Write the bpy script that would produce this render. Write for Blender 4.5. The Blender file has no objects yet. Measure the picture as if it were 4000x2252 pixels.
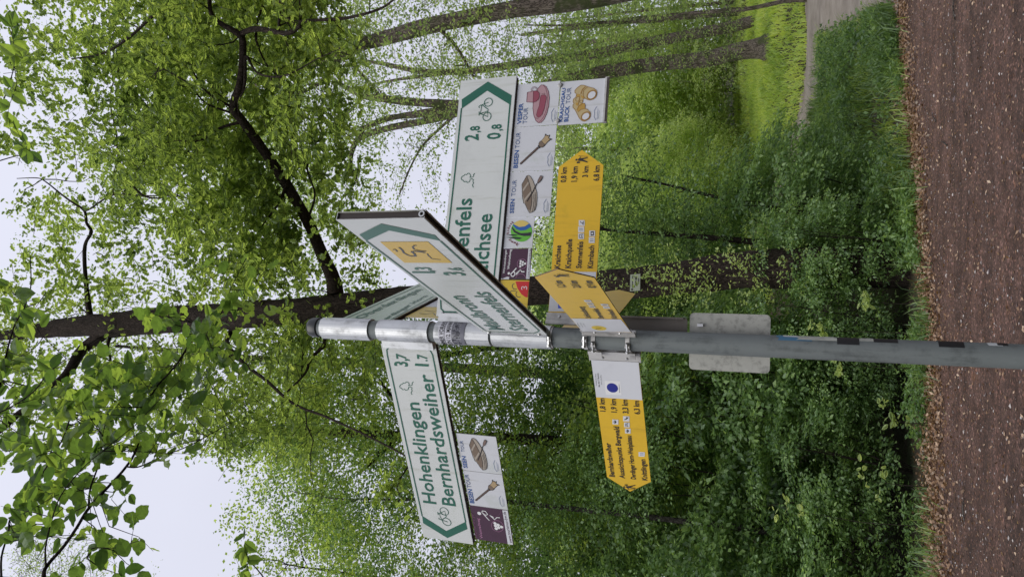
import bpy, math, random
import numpy as np
from mathutils import Vector, Matrix
from mathutils.geometry import tessellate_polygon
sc = bpy.context.scene
C = sc.collection
rng = np.random.default_rng(7)
random.seed(7)
R = math.radians

SKY_LO, SKY_HI, SUN_E, EXPO = 4.8, 7.7, 1.5, 0.5
# ------------------------------------------------------------------ camera (phone turned on its side)
PITCH, ROLL, FPX = R(21.2213), R(0.9587), 2875.6
EYE = np.array([0., 0., 1.6])
FW = np.array([0, math.cos(PITCH), math.sin(PITCH)])
UP0 = np.array([0, -math.sin(PITCH), math.cos(PITCH)])
RT0 = np.array([1., 0, 0])
RT = RT0*math.cos(ROLL) + UP0*math.sin(ROLL)
UP = -RT0*math.sin(ROLL) + UP0*math.cos(ROLL)
cam = bpy.data.cameras.new('camera')
cam.sensor_width = 36.0; cam.lens = FPX/4000*36; cam.clip_start = .05; cam.clip_end = 1500
co = bpy.data.objects.new('camera', cam); C.objects.link(co)
M = Matrix.Identity(4)
for i in range(3):
    M[i][0] = -UP[i]; M[i][1] = RT[i]; M[i][2] = -FW[i]; M[i][3] = EYE[i]
co.matrix_world = M
sc.camera = co

# ------------------------------------------------------------------ sky and light (overcast)
SUN_EL, SUN_AZ = R(54), R(205)          # soft light from behind the viewer, a little left
w = bpy.data.worlds.new('World'); sc.world = w; w.use_nodes = True
nt = w.node_tree; nt.nodes.clear()
out = nt.nodes.new('ShaderNodeOutputWorld'); bg = nt.nodes.new('ShaderNodeBackground')
sky = nt.nodes.new('ShaderNodeTexSky'); sky.sky_type = 'NISHITA'; sky.sun_disc = False
sky.sun_elevation = SUN_EL; sky.sun_rotation = SUN_AZ; sky.air_density = 1; sky.dust_density = 2.0
bg.inputs['Strength'].default_value = 0.1
# cloud deck over the clear sky: overcast luminance, brighter towards the zenith
tc = nt.nodes.new('ShaderNodeTexCoord'); sep = nt.nodes.new('ShaderNodeSeparateXYZ')
nt.links.new(tc.outputs['Generated'], sep.inputs[0])
mr = nt.nodes.new('ShaderNodeMapRange'); mr.inputs['From Min'].default_value = 0; mr.inputs['From Max'].default_value = 1
mr.inputs['To Min'].default_value = SKY_LO; mr.inputs['To Max'].default_value = SKY_HI
nt.links.new(sep.outputs['Z'], mr.inputs['Value'])
no = nt.nodes.new('ShaderNodeTexNoise'); no.inputs['Scale'].default_value = 1.6; no.inputs['Detail'].default_value = 4
nt.links.new(tc.outputs['Generated'], no.inputs['Vector'])
mn = nt.nodes.new('ShaderNodeMapRange'); mn.inputs['From Min'].default_value = .3; mn.inputs['From Max'].default_value = .7
mn.inputs['To Min'].default_value = .93; mn.inputs['To Max'].default_value = 1.06
nt.links.new(no.outputs['Fac'], mn.inputs['Value'])
mu = nt.nodes.new('ShaderNodeMath'); mu.operation = 'MULTIPLY'
nt.links.new(mr.outputs[0], mu.inputs[0]); nt.links.new(mn.outputs[0], mu.inputs[1])
cl = nt.nodes.new('ShaderNodeVectorMath'); cl.operation = 'SCALE'; cl.inputs[0].default_value = (.85, .865, 1.0)
nt.links.new(mu.outputs[0], cl.inputs['Scale'])
mx = nt.nodes.new('ShaderNodeMix'); mx.data_type = 'RGBA'; mx.inputs['Factor'].default_value = .93
nt.links.new(sky.outputs[0], mx.inputs['A']); nt.links.new(cl.outputs[0], mx.inputs['B'])
nt.links.new(mx.outputs['Result'], bg.inputs[0]); nt.links.new(bg.outputs[0], out.inputs[0])
sl = bpy.data.lights.new('sun', 'SUN'); sl.energy = SUN_E; sl.angle = R(50); sl.color = (1, .97, .92)
so = bpy.data.objects.new('sun', sl); C.objects.link(so)
sd = Vector((math.sin(SUN_AZ)*math.cos(SUN_EL), math.cos(SUN_AZ)*math.cos(SUN_EL), math.sin(SUN_EL)))
so.rotation_euler = sd.to_track_quat('Z', 'Y').to_euler(); so.location = (0, -5, 20)
sc.view_settings.view_transform = 'Standard'; sc.view_settings.look = 'None'
sc.view_settings.gamma = 1; sc.view_settings.use_curve_mapping = False
sc.view_settings.exposure = EXPO
sc.render.engine = 'CYCLES'
sc.cycles.use_denoising = True
sc.cycles.max_bounces = 8; sc.cycles.diffuse_bounces = 6; sc.cycles.glossy_bounces = 2; sc.cycles.transmission_bounces = 4
sc.cycles.sample_clamp_indirect = 6

# ------------------------------------------------------------------ helpers
def tagp(o, label=None, cat=None, group=None, kind=None):
    if label: o['label'] = label
    if cat: o['category'] = cat
    if group: o['group'] = group
    if kind: o['kind'] = kind
    return o
def link(o, parent=None):
    C.objects.link(o)
    if parent: o.parent = parent
    return o
def empty(name, loc=(0, 0, 0)):
    o = bpy.data.objects.new(name, None); o.location = loc; o.empty_display_size = .1
    C.objects.link(o); return o
def mesh_np(name, V, F, mats, parent=None, tint=None, smooth=False, midx=None, origin=None):
    """triangles or quads (F is n x 3 or n x 4) -> one mesh object; V in world space, placed relative to its parent"""
    V = np.asarray(V, dtype=np.float32); F = np.asarray(F, dtype=np.int32)
    if parent is not None:
        V = V - np.array(parent_loc(parent), dtype=np.float32)
    me = bpy.data.meshes.new(name)
    k = F.shape[1]
    me.vertices.add(len(V)); me.vertices.foreach_set('co', V.ravel())
    me.loops.add(F.size); me.loops.foreach_set('vertex_index', F.ravel())
    me.polygons.add(len(F)); me.polygons.foreach_set('loop_start', np.arange(0, F.size, k, dtype=np.int32))
    me.polygons.foreach_set('loop_total', np.full(len(F), k, dtype=np.int32))
    if midx is not None: me.polygons.foreach_set('material_index', np.asarray(midx, dtype=np.int32))
    me.polygons.foreach_set('use_smooth', np.full(len(F), bool(smooth or tint is not None), dtype=bool))
    if tint is not None:
        a = me.attributes.new('tint', 'FLOAT', 'POINT'); a.data.foreach_set('value', np.asarray(tint, dtype=np.float32))
    me.update(calc_edges=True)
    for m in (mats if isinstance(mats, (list, tuple)) else [mats]): me.materials.append(m)
    return link(bpy.data.objects.new(name, me), parent)
def parent_loc(p):
    l = Vector((0, 0, 0))
    while p: l = l + p.location; p = p.parent
    return tuple(l)
def nodes(name):
    m = bpy.data.materials.new(name); m.use_nodes = True
    n = m.node_tree; return m, n, n.nodes['Principled BSDF']
def ramp(n, stops):
    r = n.nodes.new('ShaderNodeValToRGB'); e = r.color_ramp.elements
    while len(e) < len(stops): e.new(.5)
    for k, (p, c) in enumerate(stops): e[k].position = p; e[k].color = (*c, 1)
    return r
def noise(n, scale, detail=4, rough=.55, vec=None, dist=0):
    t = n.nodes.new('ShaderNodeTexNoise'); t.inputs['Scale'].default_value = scale; t.inputs['Detail'].default_value = detail
    t.inputs['Roughness'].default_value = rough; t.inputs['Distortion'].default_value = dist
    if vec: n.links.new(vec, t.inputs['Vector'])
    return t
def coords(n, kind='Object', scale=None):
    t = n.nodes.new('ShaderNodeTexCoord'); o = t.outputs[kind]
    if scale:
        m = n.nodes.new('ShaderNodeMapping'); m.inputs['Scale'].default_value = scale; n.links.new(o, m.inputs[0]); o = m.outputs[0]
    return o
def bump(n, height, bsdf, strength=.3, dist=.01):
    b = n.nodes.new('ShaderNodeBump'); b.inputs['Strength'].default_value = strength; b.inputs['Distance'].default_value = dist
    n.links.new(height, b.inputs['Height']); n.links.new(b.outputs[0], bsdf.inputs['Normal']); return b
_pc = {}
def paint(name, col, rough=.45, dirt=.12, metal=0., spec=.5):
    """painted or printed surface with a little uneven soiling"""
    if name in _pc: return _pc[name]
    m, n, b = nodes(name)
    t = noise(n, 9, 6, .65, coords(n)); t2 = noise(n, 60, 3, .6, coords(n))
    lo = tuple(c*(1-dirt*2) for c in col)
    r = ramp(n, [(.3, lo), (.55, col), (1, tuple(min(1, c*1.03) for c in col))])
    a = n.nodes.new('ShaderNodeMath'); a.operation = 'ADD'; a.use_clamp = True
    k = n.nodes.new('ShaderNodeMath'); k.operation = 'MULTIPLY_ADD'; k.inputs[1].default_value = .3; k.inputs[2].default_value = -.08
    n.links.new(t2.outputs[0], k.inputs[0]); n.links.new(t.outputs[0], a.inputs[0]); n.links.new(k.outputs[0], a.inputs[1])
    n.links.new(a.outputs[0], r.inputs[0]); col_ = r.outputs[0]
    if name.startswith(('sign_', 'plaque_')):      # rain streaks and a little algae
        for sc_, tone, lo_, hi_ in (((38, 38, 3.), (.72, .72, .64), .56, .78), ((5, 5, 5), (.70, .76, .62), .60, .85)):
            tt = noise(n, 1.0, 6, .7, coords(n, 'Object', sc_)); rr_ = ramp(n, [(lo_, (1, 1, 1)), (hi_, tone)]); n.links.new(tt.outputs[0], rr_.inputs[0])
            mxx = n.nodes.new('ShaderNodeMix'); mxx.data_type = 'RGBA'; mxx.blend_type = 'MULTIPLY'; mxx.inputs['Factor'].default_value = 1
            n.links.new(col_, mxx.inputs['A']); n.links.new(rr_.outputs[0], mxx.inputs['B']); col_ = mxx.outputs['Result']
    n.links.new(col_, b.inputs['Base Color'])
    b.inputs['Roughness'].default_value = rough; b.inputs['Metallic'].default_value = metal
    b.inputs['Specular IOR Level'].default_value = spec
    _pc[name] = m; return m
def leaf_mat(name, stops, trans=.5, gloss=.06, tcol=None, rough=.5):
    m = bpy.data.materials.new(name); m.use_nodes = True; n = m.node_tree; n.nodes.clear()
    o = n.nodes.new('ShaderNodeOutputMaterial')
    at = n.nodes.new('ShaderNodeAttribute'); at.attribute_name = 'tint'
    r = ramp(n, stops); n.links.new(at.outputs['Fac'], r.inputs[0])
    d = n.nodes.new('ShaderNodeBsdfDiffuse'); t = n.nodes.new('ShaderNodeBsdfTranslucent')
    n.links.new(r.outputs[0], d.inputs[0])
    tm = n.nodes.new('ShaderNodeMix'); tm.data_type = 'RGBA'; tm.blend_type = 'MULTIPLY'; tm.inputs['Factor'].default_value = 1
    n.links.new(r.outputs[0], tm.inputs['A']); tm.inputs['B'].default_value = (*(tcol or (2.6, 2.3, 1.0)), 1)
    tm.clamp_result = False
    n.links.new(tm.outputs['Result'], t.inputs[0])
    x = n.nodes.new('ShaderNodeMixShader'); x.inputs[0].default_value = trans
    n.links.new(d.outputs[0], x.inputs[1]); n.links.new(t.outputs[0], x.inputs[2])
    g = n.nodes.new('ShaderNodeBsdfGlossy'); g.inputs['Roughness'].default_value = rough; g.inputs[0].default_value = (.9, 1, .95, 1)
    x2 = n.nodes.new('ShaderNodeMixShader'); x2.inputs[0].default_value = gloss
    n.links.new(x.outputs[0], x2.inputs[1]); n.links.new(g.outputs[0], x2.inputs[2]); n.links.new(x2.outputs[0], o.inputs[0])
    return m
def bark_mat(name, c1, c2, scale=6, stretch=.22, bstr=.9, moss=None):
    m, n, b = nodes(name)
    co_ = coords(n, 'Object', (1, 1, stretch))
    v = n.nodes.new('ShaderNodeTexVoronoi'); v.feature = 'DISTANCE_TO_EDGE'; v.inputs['Scale'].default_value = scale*2.2
    t0 = noise(n, scale, 5, .6, co_)
    vm = n.nodes.new('ShaderNodeVectorMath'); vm.operation = 'MULTIPLY_ADD'; vm.inputs[1].default_value = (.25, .25, .25)
    n.links.new(t0.outputs['Color'], vm.inputs[0]); n.links.new(co_, vm.inputs[2]); n.links.new(vm.outputs[0], v.inputs['Vector'])
    t = noise(n, scale*2.5, 8, .7, co_, .6)
    mu_ = n.nodes.new('ShaderNodeMath'); mu_.operation = 'MULTIPLY'
    mp = n.nodes.new('ShaderNodeMapRange'); mp.inputs['From Max'].default_value = .12
    n.links.new(v.outputs['Distance'], mp.inputs[0]); n.links.new(mp.outputs[0], mu_.inputs[0]); n.links.new(t.outputs[0], mu_.inputs[1])
    r = ramp(n, [(.05, tuple(x*.35 for x in c1)), (.35, c1), (.65, c2)])
    n.links.new(mu_.outputs[0], r.inputs[0]); col = r.outputs[0]
    if moss:
        tm = noise(n, 1.3, 4, .6, coords(n)); rm = ramp(n, [(.5, (0, 0, 0)), (.62, (1, 1, 1))]); n.links.new(tm.outputs[0], rm.inputs[0])
        mm = n.nodes.new('ShaderNodeMix'); mm.data_type = 'RGBA'; n.links.new(rm.outputs[0], mm.inputs['Factor'])
        n.links.new(col, mm.inputs['A']); mm.inputs['B'].default_value = (*moss, 1); col = mm.outputs['Result']
    n.links.new(col, b.inputs['Base Color']); b.inputs['Roughness'].default_value = .92
    b.inputs['Specular IOR Level'].default_value = .2
    bump(n, mu_.outputs[0], b, bstr, .03); return m

# a point of the place from where it shows in the photograph and how far off it stands (metres over ground)
def at(x, y, dh):
    v = FW*FPX + RT*(1126 - y) + UP*(2000 - x)
    return EYE + v*(dh/math.hypot(v[0], v[1]))
def at_np(x, y, dh):
    v = FW[None]*FPX + RT[None]*(1126 - y)[:, None] + UP[None]*(2000 - x)[:, None]
    return EYE + v*(dh/np.hypot(v[:, 0], v[:, 1]))[:, None]
def wide(px, p):            # width in metres of px photo pixels at point p
    return px*float((np.asarray(p)-EYE) @ FW)/FPX

# value noise in space
_lat = rng.random((64, 64, 64)).astype(np.float32)
def vnoise(P, s):
    Q = np.asarray(P)*s + 100.
    i = np.floor(Q).astype(int); f = Q - i; f = f*f*(3-2*f); i &= 63; j = (i+1) & 63
    r = 0
    for a in (0, 1):
        for b in (0, 1):
            for c in (0, 1):
                ix = j[:, 0] if a else i[:, 0]; iy = j[:, 1] if b else i[:, 1]; iz = j[:, 2] if c else i[:, 2]
                r = r + _lat[ix, iy, iz]*(f[:, 0] if a else 1-f[:, 0])*(f[:, 1] if b else 1-f[:, 1])*(f[:, 2] if c else 1-f[:, 2])
    return r
# ---- tubes
def tube(pts, rad, seg=8, rough=.0, cap=True):
    P = np.asarray(pts, float); rad = np.asarray(rad, float); n = len(P)
    T = np.gradient(P, axis=0); T /= np.linalg.norm(T, axis=1)[:, None]+1e-12
    a = np.array([0, 0, 1.]) if abs(T[0][2]) < .9 else np.array([1., 0, 0])
    U = np.cross(T[0], a); U /= np.linalg.norm(U); Vv = []
    for k in range(n):
        U = U - T[k]*(U @ T[k]); U /= np.linalg.norm(U)+1e-12; B = np.cross(T[k], U)
        th = np.arange(seg)*2*math.pi/seg
        ring = P[k] + (np.cos(th)[:, None]*U + np.sin(th)[:, None]*B)*rad[k]
        Vv.append(ring)
    V = np.concatenate(Vv)
    if rough:
        c = np.repeat(P, seg, axis=0); d = V - c
        V = c + d*(1 + rough*(vnoise(V, 3.1)-.5)*2 + rough*.6*(vnoise(V, 9.3)-.5)*2)[:, None]
    F = []
    i = np.arange(seg); j = (i+1) % seg
    for k in range(n-1):
        F.append(np.stack([k*seg+i, k*seg+j, (k+1)*seg+j, (k+1)*seg+i], 1))
    F = np.concatenate(F)
    return V, F
class Tubes:
    def __init__(s): s.V = []; s.F = []; s.n = 0
    def add(s, pts, rad, seg=8, rough=0.):
        V, F = tube(pts, rad, seg, rough); s.V.append(V); s.F.append(F+s.n); s.n += len(V)
    def build(s, name, mat, parent=None):
        if not s.V: return None
        return mesh_np(name, np.concatenate(s.V), np.concatenate(s.F), mat, parent, smooth=True)
def smooth_path(pts, rad, m=4):
    P = np.asarray(pts, float); rad = np.asarray(rad, float); n = len(P)
    if n < 3: t = np.linspace(0, n-1, (n-1)*m+1)
    t = np.linspace(0, n-1, (n-1)*m+1); i = np.clip(np.floor(t).astype(int), 0, n-2); f = (t-i)[:, None]
    p0 = P[np.clip(i-1, 0, n-1)]; p1 = P[i]; p2 = P[i+1]; p3 = P[np.clip(i+2, 0, n-1)]
    Q = .5*((2*p1)+(-p0+p2)*f+(2*p0-5*p1+4*p2-p3)*f**2+(-p0+3*p1-3*p2+p3)*f**3)
    return Q, np.interp(t, np.arange(n), rad)
def px_path(pts, dh, m=4):
    """(x, y, width in photo pixels[, distance]) -> smooth 3-D path and radii"""
    P = [at(q[0], q[1], q[3] if len(q) > 3 else dh) for q in pts]
    return smooth_path(P, [wide(q[2], p)/2 for q, p in zip(pts, P)], m)
def twigs(tb, path, rad, n, length, depth=2, up=.25, seg=5, r0=None, ends=None, spread=1., lo=.15):
    """crooked side branches growing out of a path; recursive"""
    P = np.asarray(path)
    for _ in range(n):
        k = int((lo+(1-lo)*random.random())*(len(P)-1)); k = min(max(k, 1), len(P)-2)
        t = P[k+1]-P[k-1]; t = t/(np.linalg.norm(t)+1e-9)
        d = rng.normal(size=3)*spread; d[2] = d[2]*.6+up; d = d/np.linalg.norm(d)+t*.55; d /= np.linalg.norm(d)
        L = length*random.uniform(.5, 1.2); r = (r0 or rad[k]*.5)*random.uniform(.6, 1.)
        m = 5; pts = [P[k]]; dd = d.copy()
        for q in range(m):
            dd = dd + rng.normal(size=3)*.28; dd[2] += .05*up; dd /= np.linalg.norm(dd); pts.append(pts[-1]+dd*L/m)
        rr = np.linspace(r, r*.25, m+1)
        tb.add(pts, rr, seg)
        if ends is not None: ends.append((pts[-1], dd)); ends.append((pts[3], dd))
        if depth > 1: twigs(tb, pts, rr, max(2, n//3 if n < 12 else 3), L*.6, depth-1, up, 3 if depth < 3 else 4, None, ends, spread)
# ---- leaves
def tmpl_oak():
    V = [(0, 0, -.02), (0, .5, -.03), (0, 1.0, 0)]; F = []
    for s in (1, -1):
        b = len(V); V += [(s*x, y, .08*x) for x, y in ((.23, .2), (.13, .33), (.34, .5), (.19, .62), (.30, .8))]
        F += [(0, b, b+1), (0, b+1, 1), (b+1, b+2, 1), (b+2, b+3, 1), (b+3, 2, 1), (b+3, b+4, 2)]
    return np.array(V, float), np.array(F)
def tmpl_beech(wave=.02):
    xs = [(.0, 0), (.13, .06), (.25, .18), (.32, .34), (.335, .5), (.29, .66), (.21, .8), (.10, .93), (0, 1.06)]
    V = [(0, y, -.03*math.sin(y*3)) for x, y in xs]; n = len(xs); F = []
    for s in (1, -1):
        b = len(V); V += [(s*x+s*(.008 if i % 2 else -.006), y, .09*x + wave*math.sin(i*2.1+s)) for i, (x, y) in enumerate(xs)][1:-1]
        L = [b+i for i in range(n-2)]
        F.append((0, L[0], 1))
        for i in range(n-3): F += [(i+1, L[i], L[i+1]), (i+1, L[i+1], i+2)]
        F.append((n-2, L[-1], n-1))
    return np.array(V, float), np.array(F)
TM_OAK = tmpl_oak(); TM_BEECH = tmpl_beech()
TM_MID = (np.array([(0, 0, 0), (.27, .4, .06), (0, 1, 0), (-.27, .45, .06), (0, .45, -.03)], float), np.array([(0, 1, 4), (1, 2, 4), (2, 3, 4), (3, 0, 4)]))
TM_FAR = (np.array([(0, 0, 0), (.33, .5, .05), (0, 1, 0), (-.33, .5, .05)], float), np.array([(0, 1, 2), (0, 2, 3)]))
def leaves(pos, size, tm, tilt=.6, direc=None, tint=None, droop=.2):
    """flat leaf blades: positions, sizes, blade normals spread round the vertical by tilt"""
    n = len(pos); V0, F0 = tm
    N = rng.normal(size=(n, 3))*tilt + np.array([0, 0, 1.]); N /= np.linalg.norm(N, axis=1)[:, None]
    D = rng.normal(size=(n, 3)) if direc is None else direc + rng.normal(size=(n, 3))*.5
    D[:, 2] -= droop; D = D - N*(D*N).sum(1)[:, None]; D /= np.linalg.norm(D, axis=1)[:, None]+1e-9
    X = np.cross(D, N)
    s = (size*rng.uniform(.65, 1.25, n))[:, None, None]
    V = pos[:, None, :] + s*(V0[None, :, 0:1]*X[:, None] + V0[None, :, 1:2]*D[:, None] + V0[None, :, 2:3]*N[:, None])
    F = F0[None] + (np.arange(n)*len(V0))[:, None, None]
    t = rng.random(n) if tint is None else np.clip(tint, 0, 1)
    return V.reshape(-1, 3), F.reshape(-1, 3), np.repeat(t, len(V0))
def sprays(centers, per, radius, size, tm, tilt=.5, flat=.3, tintn=.5, tubes=None, droop=.3):
    """leafy sprays: each centre gets a twig with leaves set along and around it"""
    m = len(centers)
    D = rng.normal(size=(m, 3)); D[:, 2] *= .35; D[:, 2] -= droop*.3; D /= np.linalg.norm(D, axis=1)[:, None]
    k = rng.poisson(per, m)+2
    idx = np.repeat(np.arange(m), k); n = len(idx)
    t = rng.uniform(-1, 1, n)
    S = rng.normal(size=(n, 3)); S[:, 2] *= flat
    pos = centers[idx] + D[idx]*(t*radius)[:, None] + S*radius*.35
    base = vnoise(centers, .9)*.5 + rng.random(m)*.35
    tint = base[idx] + rng.normal(size=n)*.12
    if tubes is not None:
        for c, d in zip(centers, D):
            tubes.add([c-d*radius*1.1, c+rng.normal(size=3)*radius*.08, c+d*radius], [.006*radius/.3, .004*radius/.3, .0015], 3)
    return leaves(pos, size, tm, tilt, D[idx], tint, droop)
def plates(centers, per, rp, size, tm, axis=None, droop=.35, tmix=.5, tubes=None, thick=.05):
    """flat layered fans of foliage: every centre is one side branch with its leaves lying in a drooping sheet"""
    m = len(centers); k = rng.poisson(per, m)+4; idx = np.repeat(np.arange(m), k); n = len(idx)
    R_ = rp*np.exp(rng.normal(size=m)*.3)
    out = centers - (np.array(axis) if axis is not None else centers.mean(0)); out[:, 2] = 0; out /= np.linalg.norm(out, axis=1)[:, None]+1e-6
    jit = rng.normal(size=(m, 3))*.5; jit[:, 2] = 0; out = out+jit; out /= np.linalg.norm(out, axis=1)[:, None]
    side = np.stack([-out[:, 1], out[:, 0], 0*out[:, 0]], 1)
    u = rng.uniform(-1, 1, n); v = rng.normal(size=n)*.42*(1-.45*u)
    pos = centers[idx] + out[idx]*(u*R_[idx])[:, None] + side[idx]*(v*R_[idx])[:, None]
    pos[:, 2] += -droop*((u+.6)**2*.5+np.abs(v)*.5)*R_[idx] + rng.normal(size=n)*thick
    D = out[idx]*.8 + side[idx]*np.sign(v)[:, None]*.7; D[:, 2] -= droop*1.2; D += rng.normal(size=(n, 3))*.35
    N = out[idx]*.55+np.array([0, 0, 1.])+rng.normal(size=(n, 3))*.5; N /= np.linalg.norm(N, axis=1)[:, None]
    D = D - N*(D*N).sum(1)[:, None]; D /= np.linalg.norm(D, axis=1)[:, None]+1e-9; X = np.cross(D, N)
    V0, F0 = tm; s = (size*rng.uniform(.6, 1.25, n))[:, None, None]
    V = pos[:, None, :] + s*(V0[None, :, 0:1]*X[:, None] + V0[None, :, 1:2]*D[:, None] + V0[None, :, 2:3]*N[:, None])
    F = F0[None] + (np.arange(n)*len(V0))[:, None, None]
    t = np.clip((vnoise(centers, .7)*tmix+rng.random(m)*.4)[idx]+rng.normal(size=n)*.13, 0, 1)
    if tubes is not None:
        for c, o, r in list(zip(centers, out, R_))[::3]:
            tubes.add([c-o*r*1.4+np.array([0, 0, -.1*r]), c+rng.normal(size=3)*.03, c+o*r*.9+np.array([0, 0, -droop*r*.9])], [.005, .0035, .0015], 3)
    return V.reshape(-1, 3), F.reshape(-1, 3), np.repeat(t, len(V0))
class Leafage:
    def __init__(s): s.V = []; s.F = []; s.T = []; s.n = 0
    def add(s, vft):
        V, F, T = vft; s.V.append(V); s.F.append(F+s.n); s.T.append(T); s.n += len(V)
    def build(s, name, mat, parent=None):
        o = mesh_np(name, np.concatenate(s.V), np.concatenate(s.F), mat, parent, tint=np.concatenate(s.T))
        return o
# ------------------------------------------------------------------ the lie of the land
_hr = np.array([0, 14, 16, 22, 26, 30, 37, 48, 60, 100, 200, 400.])
_hz = np.array([0, 0, .08, .6, 1.0, 1.42, 3.0, 4.8, 6.2, 11, 20, 34.])
def hgt(x, y):
    x = np.asarray(x, float); y = np.asarray(y, float); r = np.hypot(x, y)
    s = np.clip(y/8, 0, 1); s = s*s*(3-2*s)
    z = np.interp(r, _hr, _hz)*s
    P = np.stack([x.ravel(), y.ravel(), 0*x.ravel()], 1)
    return z + ((vnoise(P, .35)-.5)*.5).reshape(x.shape)*np.clip((r-30)/15, 0, 1)
EX = np.array([-60, -30, -10, -3.7, 0, 2.2, 4.95, 9, 16, 30, 60.])
EY = np.array([2., 6.0, 9.1, 9.7, 10.8, 12.3, 14.3, 17, 20, 23, 24.])
def edge(x): return np.interp(x, EX, EY) + .10*np.sin(np.asarray(x)*2.3)+.06*np.sin(np.asarray(x)*6.1+1)
def grid_sheet(X, Y, Z, name, mat, **k):
    a, b = X.shape; V = np.stack([X.ravel(), Y.ravel(), Z.ravel()], 1)
    i = np.arange(a-1)[:, None]*b + np.arange(b-1)[None]; i = i.ravel()
    return mesh_np(name, V, np.stack([i, i+b, i+b+1, i+1], 1), mat, smooth=True, **k)
m, n, b = nodes('forest_floor'); cc = coords(n)
t = noise(n, .9, 6, .65, cc); t2 = noise(n, 22, 5, .7, cc)
mm = n.nodes.new('ShaderNodeMath'); mm.operation = 'ADD'; n.links.new(t.outputs[0], mm.inputs[0]); n.links.new(t2.outputs[0], mm.inputs[1])
ms = n.nodes.new('ShaderNodeMath'); ms.operation = 'MULTIPLY'; ms.inputs[1].default_value = .5; n.links.new(mm.outputs[0], ms.inputs[0])
r_ = ramp(n, [(.3, (.018, .012, .008)), (.47, (.05, .032, .02)), (.55, (.035, .05, .015)), (.7, (.06, .085, .02))])
n.links.new(ms.outputs[0], r_.inputs[0]); n.links.new(r_.outputs[0], b.inputs['Base Color']); b.inputs['Roughness'].default_value = .95
bump(n, t2.outputs[0], b, .8, .05); M_FLOOR = m
rr = np.concatenate([[.02, 1, 2, 3, 4, 5, 6, 7], np.arange(8, 50, .45), np.geomspace(50, 600, 40)])
aa = np.linspace(0, 2*math.pi, 361)
A_, R_ = np.meshgrid(aa, rr); X = R_*np.sin(A_); Y = R_*np.cos(A_)
tagp(grid_sheet(X, Y, hgt(X, Y), 'ground', M_FLOOR), kind='structure')

# gravelly road in front
m, n, b = nodes('road_gravel'); cc = coords(n)
t = noise(n, 3.0, 7, .7, cc); v = n.nodes.new('ShaderNodeTexVoronoi'); v.inputs['Scale'].default_value = 52; n.links.new(cc, v.inputs['Vector'])
tb_ = noise(n, 1.0, 4, .65, coords(n, 'Object', (.22, 1.3, 1)), .4); t3 = noise(n, 140, 3, .7, cc)
r1 = ramp(n, [(.3, (.034, .018, .013)), (.44, (.074, .040, .028)), (.56, (.105, .066, .054)), (.7, (.135, .068, .034))]); n.links.new(t.outputs[0], r1.inputs[0])
r2 = ramp(n, [(.0, (.25, .18, .16)), (.3, (.6, .5, .45)), (.6, (1.1, 1, .95)), (.82, (1.7, 1.6, 1.6)), (.9, (4.0, 3.8, 4.0))]); n.links.new(v.outputs['Color'], r2.inputs[0])
x1 = n.nodes.new('ShaderNodeMix'); x1.data_type = 'RGBA'; x1.blend_type = 'MULTIPLY'; x1.inputs['Factor'].default_value = .75
n.links.new(r1.outputs[0], x1.inputs['A']); n.links.new(r2.outputs[0], x1.inputs['B'])
r3 = ramp(n, [(.35, (.62, .55, .5)), (.65, (1.3, 1.22, 1.22))]); n.links.new(tb_.outputs[0], r3.inputs[0])
x2 = n.nodes.new('ShaderNodeMix'); x2.data_type = 'RGBA'; x2.blend_type = 'MULTIPLY'; x2.inputs['Factor'].default_value = 1
n.links.new(x1.outputs['Result'], x2.inputs['A']); n.links.new(r3.outputs[0], x2.inputs['B'])
n.links.new(x2.outputs['Result'], b.inputs['Base Color']); b.inputs['Roughness'].default_value = .85
ad = n.nodes.new('ShaderNodeMath'); ad.operation = 'ADD'; n.links.new(v.outputs['Distance'], ad.inputs[0]); n.links.new(t3.outputs[0], ad.inputs[1])
bump(n, ad.outputs[0], b, .7, .02); M_ROAD = m
u = np.linspace(-45, 45, 361); vv = np.linspace(0, 1, 60)
U, Vg = np.meshgrid(u, vv, indexing='ij')
Y = 3.3 + .1*np.sin(U*1.7) + (edge(U)+.25-3.3)*Vg
tagp(grid_sheet(U, Y, hgt(U, Y)+.014, 'road', M_ROAD), kind='structure')
# pale gravel path climbing behind
m, n, b = nodes('path_gravel'); cc = coords(n)
t = noise(n, 1.2, 6, .7, cc); t2 = noise(n, 60, 4, .7, cc)
r1 = ramp(n, [(.3, (.20, .165, .14)), (.6, (.34, .29, .255)), (.8, (.44, .39, .34))]); n.links.new(t.outputs[0], r1.inputs[0])
n.links.new(r1.outputs[0], b.inputs['Base Color']); b.inputs['Roughness'].default_value = .9; bump(n, t2.outputs[0], b, .5, .02); M_PATH = m
def ribbon(name, pts, hw, lift):
    P, _ = smooth_path([(x, y, 0) for x, y in pts], [1]*len(pts), 12)
    T = np.gradient(P, axis=0); T /= np.linalg.norm(T, axis=1)[:, None]; N = np.stack([-T[:, 1], T[:, 0], 0*T[:, 0]], 1)
    s = np.linspace(-1, 1, 13)
    e = hw*(1+.08*np.sin(np.arange(len(P))*.9))
    X = P[:, 0:1]+N[:, 0:1]*s*e[:, None]; Y = P[:, 1:2]+N[:, 1:2]*s*e[:, None]
    return tagp(grid_sheet(X, Y, hgt(X, Y)+lift, name, M_PATH), kind='structure')
ribbon('path', [(16, 25), (11, 26.3), (8, 27.), (5.9, 28.6), (4.5, 32.), (3.7, 37.5), (1.5, 44), (-2, 50)], 1.8, .046)
ribbon('path', [(6.75, 13.6), (7.75, 17.2), (9.0, 22), (10.5, 27)], 1.95, .04)

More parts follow.
